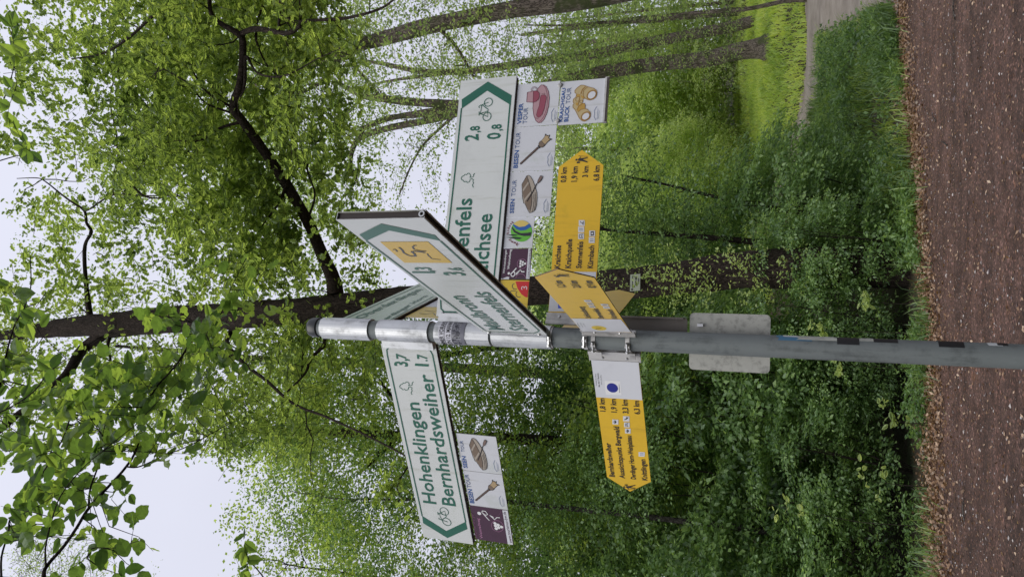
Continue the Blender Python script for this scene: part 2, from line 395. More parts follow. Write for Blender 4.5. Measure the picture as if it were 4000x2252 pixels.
# ------------------------------------------------------------------ leaf and bark materials
G_OAK = leaf_mat('oak_leaf', [(0, (.062, .11, .026)), (.4, (.155, .23, .055)), (.8, (.25, .34, .08)), (1, (.34, .42, .11))], .62, .03, (2.4, 2.2, 1.5))
G_BEECH = leaf_mat('beech_leaf', [(0, (.035, .075, .018)), (.5, (.095, .165, .035)), (1, (.19, .28, .055))], .62, .05, (2.4, 2.2, 1.3))
G_FAR = leaf_mat('far_leaf', [(0, (.09, .15, .05)), (.4, (.20, .29, .10)), (1, (.38, .48, .19))], .55, .03, (2.3, 2.1, 1.5))
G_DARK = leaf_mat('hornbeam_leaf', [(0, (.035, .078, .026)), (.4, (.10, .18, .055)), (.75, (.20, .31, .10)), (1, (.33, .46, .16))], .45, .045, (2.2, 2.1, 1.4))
G_LIGHT = leaf_mat('lit_tone_leaf', [(0, (.18, .25, .075)), (.4, (.36, .46, .17)), (1, (.56, .64, .29))], .5, .03, (2.1, 2.0, 1.4))  # pale greens raised so shaded far bushes look sunlit; light put into colour
G_GRASS = leaf_mat('grass_blade', [(0, (.05, .10, .03)), (.5, (.12, .21, .05)), (1, (.30, .40, .09))], .35, .06)
G_MEADOW = leaf_mat('meadow_blade', [(0, (.18, .28, .06)), (.5, (.36, .50, .13)), (1, (.52, .62, .22))], .4, .03)  # lit copy of the grass: glade light put into these lighter greens
G_LITTER = leaf_mat('dead_leaf', [(0, (.09, .05, .028)), (.5, (.26, .15, .09)), (1, (.52, .38, .27))], .15, .06)
B_OAK = bark_mat('oak_bark', (.030, .022, .018), (.095, .072, .06), 13, .25, .8)
B_DARK = bark_mat('dark_bark', (.022, .017, .013), (.05, .04, .032), 9, .3, .6)
B_GREY = bark_mat('grey_bark', (.13, .105, .088), (.32, .27, .23), 7, .25, .7, (.08, .095, .04))
B_BEECH = bark_mat('beech_bark', (.05, .045, .04), (.10, .09, .08), 6, .8, .2)

# coverage of the sky by foliage, read off the photograph in cells of 100 photo pixels (rows go down the frame)
COV = """
0433789999998888887789999988
3667889999988877777899999999
2678899999988877777789999999
5778888899998777777789999999
6677888888998777767889999999
5446789999998776666889999999
1114787899998776667889999999
0035777889988776777889999999
0255546788888777777889999999
0475643679988877777789999999
1465653357887777777889999999
3565654567887777777889999999
6666666777887777777788999999
6666666777887777777788999999
5655666677888777777788999999
5545555667889888888888999999
4444456778898888888888999999
2232334468898888888888999999
0010000005667878788888999999
0000000004468888888888999999
0000000004468888888888999999
2433000004557888888888999999
3544000004556888888888999999
""".split()
TAU = np.array([0, .08, .2, .36, .55, .75, 1.0, 1.35, 1.9, 2.8])
def cover(x, y):
    i = np.clip((y/100).astype(int), 0, 22); j = np.clip((x/100).astype(int), 0, 27)
    g = np.array([[int(c) for c in r] for r in COV])
    # soften cell borders by jittering the look-up
    i = np.clip(((y+rng.normal(size=len(y))*38)/100).astype(int), 0, 22); j = np.clip(((x+rng.normal(size=len(x))*38)/100).astype(int), 0, 27)
    return TAU[g[i, j]]
def pix(P):
    d = P-EYE; f_ = d @ FW; return 2000-(d @ UP)/f_*FPX, 1126-(d @ RT)/f_*FPX
def near_lines(lines, x, y, w_, lo):
    d = np.full(len(x), 1e9)
    for L in lines:
        for a, b in zip(L[:-1], L[1:]):
            vx, vy = b[0]-a[0], b[1]-a[1]; t = np.clip(((x-a[0])*vx+(y-a[1])*vy)/(vx*vx+vy*vy+1e-9), 0, 1); d = np.minimum(d, np.hypot(x-a[0]-vx*t, y-a[1]-vy*t)-(a[2]+b[2])/4)
    return np.clip(d/w_, lo, 1)
def crown_points(n, x0, x1, y0, y1, d0, d1, clump=.55, freq=.8, keep=None, wgt=True):
    """n points filling a leafy volume seen through photo rows y0..y1, columns x0..x1 at distances d0..d1, gathered in clumps"""
    out = []; have = 0
    while have < n:
        q = n*3
        x = rng.uniform(x0, x1, q); y = rng.uniform(y0, y1, q); d = rng.uniform(d0, d1, q)
        P = at_np(x, y, d)
        p = (cover(x, y)/3.2 if wgt else np.ones(q))
        p = p*np.clip((vnoise(P, freq)-clump+.12)/.24, 0.03, 1)
        if keep is not None: p = p*keep(x, y)
        k = rng.random(q) < p
        out.append(P[k]); have += k.sum()
        if have < n*.02 and len(out) > 40: break
    return np.concatenate(out)[:n]
def box_keep(cx, cy, rx, ry, soft=.5):
    return lambda x, y: np.clip((1-((x-cx)/rx)**2-((y-cy)/ry)**2)/soft, 0, 1)
# ================================================================== THE OAK behind the signpost
oak = tagp(empty('oak_tree', tuple(at(3560, 1040, 13.2)*np.array([1, 1, 0]))), 'tall dark barked oak directly behind the signpost, with one long crooked bare limb', 'tree')
OD = 13.0
tk = Tubes()
P, rd = px_path([(3640, 1035, 190), (3400, 1040, 170), (3000, 1050, 150), (2800, 1063, 140), (2620, 1088, 128), (2440, 1107, 116), (2080, 1135, 112), (1700, 1165, 112), (1500, 1180, 112), (1250, 1208, 104),
                 (990, 1226, 106), (800, 1240, 108), (600, 1252, 104), (450, 1268, 98), (330, 1272, 86), (200, 1284, 66), (100, 1298, 45), (-60, 1320, 30), (-300, 1350, 18)], OD, 6)
TRUNK = P
tk.add(P, rd, 22, .075); tk.build('trunk', B_OAK, oak)
LIMBS = [
 [(1310, 1150, 66), (1300, 1085, 56), (1255, 985, 50, 12.7), (1200, 860, 46, 12.4), (1100, 690, 42, 12.0), (1000, 545, 38, 11.7), (945, 470, 36, 11.5), (913, 420, 34, 11.4), (935, 340, 30, 11.3), (945, 272, 28, 11.3), (948, 160, 27, 11.2), (924, 128, 24, 11.1), (835, 70, 18, 11), (815, -20, 15, 11), (800, -180, 10, 11)],
 [(935, 135, 22, 11.15), (1000, 113, 22, 11.1), (1117, 130, 20, 11), (1167, 106, 17, 11), (1186, 83, 14, 11), (1330, 74, 13, 10.9), (1427, 54, 11, 10.8), (1500, 27, 9, 10.8), (1560, -20, 7, 10.7)],
 [(1088, 120, 12, 11), (1092, 60, 10, 11), (1095, -30, 8, 11)],
 [(400, 1290, 60), (388, 1312, 52), (345, 1345, 46), (311, 1378, 42, 12.8), (264, 1456, 36, 12.5), (200, 1510, 28, 12.3), (155, 1538, 24, 12.2), (147, 1573, 22, 12.1), (78, 1611, 24, 12), (0, 1681, 22, 11.8), (-120, 1760, 14, 11.7)],
 [(352, 1240, 26), (338, 1126, 17, 12.8), (330, 1010, 14, 12.7), (334, 951, 13, 12.6), (357, 905, 12, 12.6), (338, 870, 10, 12.5), (330, 823, 11, 12.5), (290, 795, 8, 12.4), (248, 765, 7, 12.4), (179, 710, 5, 12.3), (144, 695, 4, 12.3), (66, 697, 3, 12.2)],
 [(330, 823, 8, 12.5), (352, 815, 7, 12.4), (443, 761, 6, 12.4), (560, 764, 5, 12.3), (703, 767, 5, 12.2), (760, 785, 3, 12.2)],
 [(443, 761, 5, 12.4), (441, 700, 4, 12.3), (458, 620, 4, 12.2), (474, 563, 3, 12.1), (480, 480, 3, 12)],
 [(925, 1270, 34), (900, 1300, 24), (885, 1330, 20, 12.6), (905, 1370, 17, 12.4), (937, 1403, 15, 12.2), (990, 1448, 14, 12), (1043, 1487, 13, 11.8), (1118, 1555, 12, 11.6), (1180, 1592, 11, 11.5), (1267, 1624, 10, 11.4), (1429, 1698, 8, 11.2), (1584, 1779, 6, 11.1), (1690, 1850, 4, 11)],
 [(1285, 1250, 22), (1275, 1310, 17, 12.5), (1262, 1350, 15, 12.3), (1215, 1400, 13, 12.2), (1190, 1460, 9, 12), (1120, 1530, 6, 11.9)],
 [(430, 1310, 14), (420, 1360, 11, 12.6), (432, 1410, 9, 12.5), (410, 1480, 6, 12.4)],
 [(913, 420, 14, 11.4), (850, 390, 10, 11.2), (800, 350, 8, 11), (750, 270, 6, 10.9), (745, 215, 4, 10.9)],
 [(930, 480, 13, 11.5), (860, 500, 11, 11.4), (800, 540, 9, 11.3), (760, 556, 6, 11.2), (730, 600, 4, 11.1)],
 [(900, 440, 10, 11.4), (800, 400, 8, 11.2), (740, 330, 6, 11.1), (640, 270, 5, 11), (560, 230, 3, 10.9)],
 [(913, 420, 16, 11.4), (955, 330, 13, 11.3), (960, 220, 12, 11.2), (1000, 280, 9, 11.1), (1060, 300, 8, 11), (1130, 290, 7, 11), (1240, 230, 5, 10.9), (1330, 190, 3, 10.8)],
 [(1120, 720, 15, 12.0), (1090, 790, 11, 11.9), (1040, 860, 8, 11.8), (1010, 900, 5, 11.7)],
 [(703, 767, 5, 12.2), (560, 764, 8, 12.3), (470, 640, 8, 12.2), (455, 520, 7, 12.1), (430, 380, 5, 12), (470, 250, 4, 11.9)],
 [(1200, 860, 12, 12.4), (1230, 760, 8, 12.2), (1200, 650, 7, 12.1), (1260, 560, 5, 12), (1240, 470, 3, 11.9)],
 [(600, 60, 12, 11.5), (500, 150, 11, 11.4), (400, 210, 8, 11.4), (280, 230, 5, 11.3)],
 [(1050, -40, 12, 12), (1000, 120, 9, 11.8), (1040, 250, 7, 11.8), (1140, 350, 5, 11.7), (1180, 460, 3, 11.6)],
]
ends = []
for i, L in enumerate(LIMBS):
    tb = Tubes(); P, rd = px_path(L, OD, 5)
    tb.add(P, rd, 10 if rd[0] > .06 else 6, .07)
    twigs(tb, P, rd, 9 if i in (0, 1, 3, 7) else 5, 1.3 if i < 9 else .8, 2, .2, 4, .016, ends)
    tb.build('limb', B_OAK, oak)
tb = Tubes(); twigs(tb, TRUNK[:-4], np.full(len(TRUNK), .1), 26, 1.7, 3, .3, 4, .026, ends, lo=.35); tb.build('twigs', B_DARK, oak)['kind'] = 'stuff'
lf = Leafage()
THIN = LIMBS[5:7]+LIMBS[8:]
OPEN = [LIMBS[0], LIMBS[1], LIMBS[3], LIMBS[4], LIMBS[7], [(-60, 1320, 40), (200, 1284, 80), (450, 1268, 98), (1000, 1226, 106), (1500, 1180, 112)]]
open_ = lambda x, y: near_lines(OPEN, x, y, 55., .10)*near_lines(THIN, x, y, 26., .15)
cp = np.array([e[0] for e in ends]); qx, qy = pix(cp); cp = cp[rng.random(len(cp)) < open_(qx, qy)]; lf.add(sprays(cp, 7, .30, .12, TM_OAK, .65, .4))
tw = Tubes()
c1 = crown_points(1850, -250, 1500, -250, 1330, 11.3, 15.5, .52, .75, lambda x, y: np.clip((1450-x)/350, 0, 1)*np.where((y > 1080), .6, 1)*open_(x, y))
lf.add(sprays(c1, 10, .27, .168, TM_OAK, .55, .3, tubes=tw))
c1b = crown_points(260, -250, 1450, -250, 1300, 9.6, 11.2, .60, .75, lambda x, y: np.clip((1450-x)/350, 0, 1)*open_(x, y))
lf.add(sprays(c1b, 8, .3, .12, TM_OAK, .65, .45, tubes=tw))
c2 = crown_points(420, 60, 1500, 1180, 1750, 10.5, 14.5, .52, .75, open_)
lf.add(sprays(c2, 9, .34, .125, TM_OAK, .65, .45, tubes=tw))
lf.build('crown', G_OAK, oak)
tw.build('twigs', B_DARK, oak)['kind'] = 'stuff'
# small shoots low on the oak's trunk
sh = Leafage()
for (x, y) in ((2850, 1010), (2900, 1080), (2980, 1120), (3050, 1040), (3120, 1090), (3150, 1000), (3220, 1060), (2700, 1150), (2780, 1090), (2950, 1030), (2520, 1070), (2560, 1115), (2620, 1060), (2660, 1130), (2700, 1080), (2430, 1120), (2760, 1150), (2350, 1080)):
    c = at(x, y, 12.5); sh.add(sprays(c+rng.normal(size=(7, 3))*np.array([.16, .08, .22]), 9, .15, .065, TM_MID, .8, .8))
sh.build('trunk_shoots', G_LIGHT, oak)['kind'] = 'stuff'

# number tag nailed to the oak's trunk
tg = tagp(empty('tree_tag', tuple(at(2481, 1103, 12.62))), 'small pale number tag nailed to the trunk of the leaning oak', 'tag')
def tag_plate():
    c = np.array(tg.location); x = np.array([1, .02, 0]); z = np.array([-.09, -.02, 1.]); nn = np.cross(x, z); nn /= np.linalg.norm(nn)
    def pl(w_, h_, t_, off, mat, name, cx=0, cz=0):
        V = [c+x*(cx+a*w_/2)+z*(cz+b_*h_/2)+nn*(off+t_*q) for q in (0, 1) for a, b_ in ((-1, -1), (1, -1), (1, 1), (-1, 1))]
        F = [(0, 3, 2, 1), (4, 5, 6, 7), (0, 1, 5, 4), (1, 2, 6, 5), (2, 3, 7, 6), (3, 0, 4, 7)]
        return mesh_np(name, V, F, mat, tg)
    pl(.29, .175, .004, 0, paint('tag_plate', (.30, .33, .26), .6), 'plate')
    ink = paint('ink', (.03, .03, .03), .7)
    pl(.035, .03, .001, .005, ink, 'mark', -.115, .05)
    for z_, a_, b_ in ((.045, -.08, .12), (-.015, -.05, .03), (-.015, .045, .1), (-.06, -.03, .07)):
        pl(b_-a_, .012 if z_ > 0 else .026 if z_ > -.02 else .014, .001, .005, ink, 'mark', (a_+b_)/2, z_)
tag_plate()

# ================================================================== near beech branch (leaves big in the picture)
beech = tagp(empty('beech_tree', (-4.6, 2.2, 0)), 'beech whose large oval leaves hang close overhead against the pale sky', 'tree')
BB = [
 [(230, 2700, 34), (190, 2400, 20, 2.3), (171, 2252, 17, 2.2), (186, 2205, 15, 2.2), (233, 2151, 14, 2.2), (264, 2112, 13, 2.2), (303, 2054, 12, 2.2), (346, 1984, 12, 2.25), (427, 1895, 11, 2.3), (493, 1821, 10, 2.3), (536, 1743, 9, 2.35), (590, 1545, 8, 2.4), (668, 1448, 7, 2.45), (722, 1375, 6, 2.5), (760, 1260, 4, 2.5)],
 [(346, 1984, 8, 2.25), (353, 1906, 7, 2.3), (388, 1802, 6, 2.3), (400, 1700, 4, 2.3)],
 [(180, 2215, 9, 2.2), (178, 2135, 7, 2.15), (205, 2020, 6, 2.15), (240, 1930, 5, 2.1), (320, 1830, 4, 2.1), (400, 1760, 3, 2.1)],
 [(5, 2252, 9, 2.4), (6, 2172, 8, 2.4), (33, 2075, 7, 2.4), (38, 2030, 7, 2.4), (75, 1975, 6, 2.4), (113, 1925, 5, 2.4), (145, 1878, 6, 2.4), (202, 1790, 6, 2.4), (250, 1700, 5, 2.4), (276, 1620, 5, 2.45), (275, 1560, 4, 2.45), (370, 1470, 3, 2.5)],
 [(493, 1821, 7, 2.3), (536, 1823, 6, 2.3), (590, 1802, 6, 2.35), (630, 1782, 5, 2.4), (738, 1740, 5, 2.5), (830, 1690, 4, 2.6), (900, 1650, 3, 2.6)],
 [(0, 1480, 8, 2.5), (20, 1400, 7, 2.5), (55, 1275, 7, 2.5), (95, 1200, 6, 2.5), (120, 1120, 5, 2.5), (118, 1000, 4, 2.5)],
 [(95, 1200, 5, 2.5), (150, 1180, 4, 2.5), (180, 1140, 3, 2.5)],
 [(680, 1440, 5, 2.45), (735, 1350, 5, 2.5), (800, 1290, 4, 2.5), (860, 1230, 4, 2.55), (900, 1130, 3, 2.6), (960, 1010, 3, 2.6)],
 [(-30, 1620, 7, 2.3), (40, 1590, 6, 2.3), (130, 1530, 5, 2.3), (185, 1460, 4, 2.3), (260, 1400, 3, 2.35)],
 [(340, 2180, 4, 2.2), (360, 2140, 4, 2.2), (450, 2138, 3, 2.2), (510, 2120, 3, 2.2), (560, 2105, 2, 2.2)],
 [(-60, 560, 5, 2.7), (10, 400, 5, 2.7), (45, 300, 4, 2.7), (60, 200, 3, 2.7), (30, 90, 3, 2.7)],
 [(-40, 640, 5, 2.7), (60, 610, 4, 2.7), (130, 600, 3, 2.7)],
 [(1080, 2330, 8, 3.2), (1020, 2240, 6, 3.1), (975, 2190, 4, 3.1), (960, 2160, 3, 3.0)],
]
# trunk and bough outside the frame on the left, so that the branches hang on something
tb = Tubes(); P, rd = smooth_path([(-4.6, 2.2, -.05), (-4.55, 2.2, 1.5), (-4.5, 2.25, 3), (-4.35, 2.2, 5), (-4.4, 2.3, 8)], [.16, .14, .12, .10, .06], 5)
tb.add(P, rd, 14, .04); tb.build('trunk', B_BEECH, beech)
BT = []; bb_ends = []
tb = Tubes()
for L in BB:
    P, rd = px_path(L, 2.4, 4); BT.append(P); tb.add(P, rd, 6, .03)
for s_, e_ in (((-4.4, 2.2, 4.3), at(230, 2700, 2.4)), ((-4.4, 2.2, 4.6), at(5, 2252, 2.4)), ((-4.4, 2.25, 5.2), at(0, 1480, 2.5)), ((-4.4, 2.25, 5.0), at(-30, 1620, 2.3)), ((-4.5, 2.25, 2.9), at(1080, 2330, 3.2))):
    s_ = np.array(s_); mid = (s_+e_)/2+np.array([0, 0, .12]); P, rd = smooth_path([s_, mid, e_], [.035, .022, .008], 5); tb.add(P, rd, 6, .03)
tb.build('branch', B_DARK, beech)
# leaf positions: along short side shoots off those branches
LP = []; LD = []
tb = Tubes()
DENS = [(50, 1200, 90, 90), (40, 1380, 110, 100), (120, 1540, 160, 130), (320, 1560, 170, 170), (480, 1500, 180, 130), (630, 1450, 170, 120), (700, 1540, 160, 130), (740, 1320, 110, 80), (650, 1250, 60, 70), (560, 1700, 180, 110), (360, 1740, 160, 100), (180, 1760, 150, 110), (100, 1900, 110, 120), (330, 1930, 150, 80),
        (440, 1960, 70, 80), (200, 2000, 110, 90), (110, 2080, 80, 70), (330, 2090, 100, 80), (560, 2105, 50, 45), (470, 2180, 70, 60), (330, 2220, 100, 40), (860, 1340, 90, 150), (900, 1150, 90, 120), (20, 1720, 60, 130), (960, 2190, 50, 45), (620, 1240, 50, 40), (35, 150, 40, 60), (60, 225, 30, 40), (60, 590, 70, 30), (50, 440, 50, 60)]
allP = np.concatenate(BT)
for (cx, cy, rx, ry) in DENS:
    ng = max(2, int(rx*ry/1750))
    for _ in range(ng):
        a_ = random.gauss(0, .55); b_ = random.gauss(0, .55)
        d = random.uniform(2.1, 2.75) if cx < 900 else random.uniform(3.0, 3.3) if cy > 2000 else random.uniform(2.4, 3.0)
        c = at(cx+a_*rx, cy+b_*ry, d)
        k = np.argmin(((allP-c)**2).sum(1)); s_ = allP[k]
        v_ = c-s_; L = np.linalg.norm(v_)
        if L > .45: s_ = c - v_/L*.45; v_ = c-s_; L = .45
        dr_ = v_/max(L, .01); m_ = random.randint(4, 7)
        e_ = c + dr_*.10
        tb.add([s_, (s_+c)/2+rng.normal(size=3)*.015, c, e_], [.0022, .0018, .0012, .0007], 4)
        side = np.cross(dr_, [0, 0, 1.]); side /= np.linalg.norm(side)+1e-9
        for q in range(m_):
            t_ = q/(m_-1); p_ = c - dr_*(.14*(1-t_)) + dr_*.08*t_
            sg = 1 if q % 2 else -1
            dd = dr_*.55 + side*sg*(.9 if q < m_-1 else .1) + rng.normal(size=3)*.2
            LP.append(p_); LD.append(dd/np.linalg.norm(dd))
tb.build('twigs', B_DARK, beech)['kind'] = 'stuff'
LP = np.array(LP); LD = np.array(LD)
# six leaf shapes, shared by the leaves that can be told apart
def hole(tmv, keepf): return tmv[0], keepf
LM = []
for s_ in range(6):
    V, F = tmpl_beech(.03+.01*s_); V = V.copy(); V[:, 0] *= .9+.06*s_; V[:, 2] += .10*V[:, 1]**2*(s_ % 3-1)
    if s_ == 4: F = np.array([f for i, f in enumerate(F) if i not in (5, 6)])
    if s_ == 5: F = np.array([f for i, f in enumerate(F) if i not in (16, 17)])
    me = bpy.data.meshes.new('leaf'); me.from_pydata([tuple(v) for v in V], [], [tuple(int(i) for i in f) for f in F])
    a = me.attributes.new('tint', 'FLOAT', 'POINT'); a.data.foreach_set('value', np.full(len(V), [.0, .18, .35, .5, .85, .3][s_], dtype=np.float32))
    me.materials.append(G_BEECH); LM.append(me)
order = np.argsort(np.linalg.norm(LP-EYE, axis=1))
bl = np.array(parent_loc(beech))
for c_, i in enumerate(order[:300]):
    o = bpy.data.objects.new('leaf', LM[rng.integers(6)]); C.objects.link(o); o.parent = beech
    N = rng.normal(size=3)*.5 + np.array([0, 0, 1.]); N /= np.linalg.norm(N)
    D = LD[i]-N*(LD[i] @ N); D[2] -= .12; D /= np.linalg.norm(D); Xx = np.cross(D, N); s_ = .067*random.uniform(.65, 1.2)
    mt = Matrix(((Xx[0], D[0], N[0]), (Xx[1], D[1], N[1]), (Xx[2], D[2], N[2]))).to_4x4() @ Matrix.Scale(s_, 4)
    mt.translation = Vector(LP[i]-bl); o.matrix_local = mt
rest = order[300:]
lf = Leafage(); lf.add(leaves(LP[rest], .067, TM_BEECH, .5, LD[rest], rng.random(len(rest)), .12))
lf.build('leaves', G_BEECH, beech)['kind'] = 'stuff'

# ================================================================== trees across the road and up the slope
def tree(label, path, dh, mat, crown=(), leafmat=G_FAR, seg=12, limbs=(), ntw=10, twl=1.6, group=None, name='tree', rough=.05, base=True, twd=3, lo=.3, twr=.03, layered=False):
    P, rd = px_path(path, dh, 5)
    b0 = P[0].copy(); bz = float(hgt(b0[0], b0[1]))
    if base and b0[2] > bz:   # run the foot of the trunk into the ground
        P = np.concatenate([[[b0[0], b0[1], bz-.1], [b0[0], b0[1], bz+.12], [b0[0], b0[1], min(bz+.5, (bz+b0[2])/2+.1)]], P[P[:, 2] > bz+.6]]); rd = np.concatenate([[rd[0]*1.75, rd[0]*1.4, rd[0]*1.1], rd[-(len(P)-3):]])
    rt_ = tagp(empty(name, (float(b0[0]), float(b0[1]), bz)), label, 'tree', group)
    tb = Tubes(); tb.add(P, rd, seg, rough); tb.build('trunk', mat, rt_)
    en = []
    for L in limbs:
        tb = Tubes(); Q, rq = px_path(L, dh, 4); tb.add(Q, rq, 8, .05); twigs(tb, Q, rq, 7, twl*.8, 2, .2, 4, rq[0]*.35, en); tb.build('limb', mat, rt_)
    tb = Tubes()
    if ntw: twigs(tb, P, rd, ntw, twl, twd, .3, 4, twr, en, lo=lo)
    lf = Leafage(); any_ = False
    for (n_, per, rad, size, tm, *cp) in crown:
        c = crown_points(n_, *cp); lf.add(plates(c, per*1.25, rad*1.15, size, tm, b0, tubes=tb if len(c) < 1500 else None) if layered else sprays(c, per, rad, size, tm, .95, .45, tubes=tb if len(c) < 1500 else None)); any_ = True
    if en: lf.add(sprays(np.array([e[0] for e in en]), 6, crown[0][2] if crown else .3, crown[0][3] if crown else .09, crown[0][4] if crown else TM_MID)); any_ = True
    if any_: lf.build('crown', leafmat, rt_)
    o = tb.build('twigs', B_DARK if mat is not B_GREY else B_GREY, rt_)
    if o: o['kind'] = 'stuff'
    return rt_
tree('thick pale barked trunk entering at the picture edge, nearest the pale path side', [(3050, -330, 95), (2700, -110, 84), (2330, -8, 74), (2000, 38, 66), (1800, 76, 62), (1650, 108, 62), (1500, 150, 56), (1390, 180, 48), (1280, 225, 40), (1150, 270, 30), (1000, 330, 20)], 24, B_GREY,
     [(800, 12, .45, .12, TM_FAR, 700, 2000, -250, 420, 19, 27, .5, .55)], G_FAR,
     limbs=[[(1390, 180, 30), (1330, 230, 22, 23.8), (1240, 330, 16, 23.5), (1100, 390, 10, 23)], [(1700, 100, 18), (1780, 180, 14, 24), (1850, 300, 10, 24)]], ntw=14)
tree('grey brown trunk rooted in the bright grassy bank, limbs spreading behind the Kraichsee cycle sign', [(2960, 190, 78), (2900, 198, 70), (2750, 232, 64), (2600, 245, 58), (2400, 275, 54), (2300, 295, 50), (2200, 318, 46), (2080, 350, 42), (1990, 375, 40), (1900, 400, 38), (1790, 425, 34), (1650, 440, 26), (1500, 470, 18), (1350, 540, 12)], 37, B_GREY,
     [(1300, 12, .55, .15, TM_FAR, 900, 2300, 100, 900, 28, 38, .5, .45)], G_FAR,
     limbs=[[(1990, 380, 40), (1860, 408, 36), (1700, 404, 34), (1583, 396, 32), (1485, 384, 30), (1419, 373, 26), (1330, 330, 16), (1280, 290, 10)],
            [(1490, 385, 14), (1440, 320, 12), (1390, 260, 9), (1370, 200, 7)],
            [(1900, 405, 34), (1776, 445, 30), (1700, 465, 28), (1621, 480, 28), (1520, 500, 26), (1427, 528, 26), (1385, 563, 22), (1370, 640, 16), (1400, 720, 10)],
            [(1760, 440, 24), (1620, 452, 20), (1520, 458, 18), (1440, 490, 16), (1400, 530, 14)],
            [(1420, 378, 14), (1380, 420, 12), (1330, 470, 9), (1290, 500, 7)],
            [(1770, 455, 14), (1720, 500, 11), (1650, 570, 9), (1600, 660, 7), (1560, 760, 6)]], ntw=12)
tree('slimmer grey trunk at the back of the grassy bank, second from the picture edge', [(3010, 55, 46), (2893, 97, 44), (2700, 135, 42), (2582, 158, 42), (2450, 182, 42), (2350, 206, 40), (2200, 228, 36), (2089, 240, 34), (1950, 262, 30), (1800, 280, 26), (1640, 278, 22), (1500, 250, 16), (1400, 235, 10)], 42, B_GREY,
     [(800, 12, .55, .16, TM_FAR, 1300, 2500, -150, 330, 36, 46, .5, .4), (1500, 12, .5, .16, TM_FAR, -100, 1500, -250, 900, 26, 40, .52, .5)], G_FAR,
     limbs=[[(1850, 272, 18), (1700, 292, 16), (1560, 310, 12), (1450, 330, 8)]], ntw=10)
tree('very thin grey sapling stem along the picture edge by the grassy bank', [(3060, 5, 18), (2900, 38, 16), (2700, 52, 14), (2560, 84, 12), (2350, 88, 12), (2200, 100, 8), (2050, 98, 5)], 30, B_GREY,
     [(520, 11, .4, .09, TM_MID, 1900, 2900, -150, 330, 26, 34, .5, .7)], G_FAR, ntw=14, twl=1.2, twr=.015)
tree('dark straight trunk in the thicket behind the Hohenklingen and Knittlingen signs', [(3320, 1725, 64), (3000, 1722, 58), (2800, 1718, 54), (2535, 1716, 50), (2300, 1728, 44), (2000, 1712, 44), (1760, 1706, 44), (1520, 1700, 40), (1350, 1690, 32), (1150, 1680, 22), (950, 1670, 14)], 17, B_DARK,
     [(2100, 12, .34, .095, TM_FAR, 800, 2700, 1280, 2100, 14, 19, .5, .7)], G_OAK, layered=True, ntw=22, twl=1.9,
     limbs=[[(1700, 1706, 22), (1620, 1640, 18, 16.5), (1540, 1560, 14, 16), (1480, 1480, 9, 15.7)], [(1560, 1700, 20), (1500, 1760, 15, 16.5), (1400, 1850, 10, 16)]])
tree('thin curved brown stem between the dark straight trunk and the open sky edge', [(3150, 2105, 30), (2950, 2068, 26), (2800, 2047, 24), (2650, 2032, 22), (2500, 2012, 21), (2269, 1989, 20), (2100, 1970, 19), (1983, 1958, 17), (1800, 1948, 14), (1600, 1950, 11), (1450, 1948, 9), (1300, 1945, 6), (1150, 1920, 4)], 13.5, B_BEECH,
     [(1500, 12, .3, .06, TM_FAR, 900, 2600, 1700, 2500, 11.5, 15.5, .52, .8)], G_DARK, layered=True, ntw=26, twl=1.4, twr=.014)
tree('slim dark stem close beside the oak, on the pale path side', [(3400, 985, 40), (3150, 965, 34), (2950, 945, 26), (2800, 930, 22), (2600, 915, 18), (2400, 900, 12), (2250, 880, 8)], 15, B_DARK,
     [(200, 12, .3, .08, TM_MID, 2050, 3100, 700, 1050, 13.5, 17, .5, .8)], G_DARK, layered=True, ntw=14, twl=1.2, twr=.012)
tree('slim dark stem with drooping leaves midway between oak and pale path', [(3350, 860, 26), (3150, 835, 22), (2950, 800, 18), (2800, 770, 14), (2600, 720, 10), (2450, 690, 7)], 15.5, B_DARK,
     [(180, 12, .3, .08, TM_MID, 2300, 3150, 540, 900, 14, 17.5, .5, .8)], G_DARK, layered=True, ntw=14, twl=1.2, twr=.012)
tree('tall fine leaved tree beyond the oak, behind the big beech leaves', [(3000, 1500, 50), (2500, 1480, 44), (2000, 1450, 40), (1500, 1420, 34), (1000, 1400, 26), (700, 1370, 18), (450, 1350, 10)], 27, B_DARK,
     [(1900, 12, .5, .15, TM_FAR, -200, 1500, 500, 1800, 20, 28, .52, .5)], G_FAR, ntw=16, twl=2.4)
tree('far feathery tree top seen through the beech twigs in the corner sky', [(3000, 2500, 40), (2000, 2480, 34), (1000, 2440, 26), (600, 2400, 14), (350, 2330, 6)], 33, B_DARK,
     [(260, 13, .6, .10, TM_FAR, 50, 560, 2080, 2500, 28, 34, .5, .4)], G_FAR, ntw=8, twl=2.5)
tree('young tree at the picture edge beneath the open patch of sky', [(3100, 2400, 34), (2700, 2380, 28), (2300, 2350, 24), (1900, 2310, 18), (1600, 2270, 12), (1300, 2230, 8), (1100, 2200, 4)], 15, B_DARK,
     [(900, 12, .32, .085, TM_FAR, 880, 2000, 1720, 2500, 13, 17, .54, .8)], G_OAK, layered=True, ntw=20, twl=1.8, twr=.016)
tree('broad leaved tree whose leaves hang between the oak and the Hohenklingen sign', [(3050, 1270, 40), (2700, 1290, 34), (2300, 1320, 28), (1900, 1360, 22), (1600, 1420, 14)], 20, B_DARK,
     [(2300, 12, .38, .11, TM_FAR, 1150, 2600, 1150, 2000, 17, 22, .5, .65)], G_DARK, layered=True, ntw=16, twl=2)

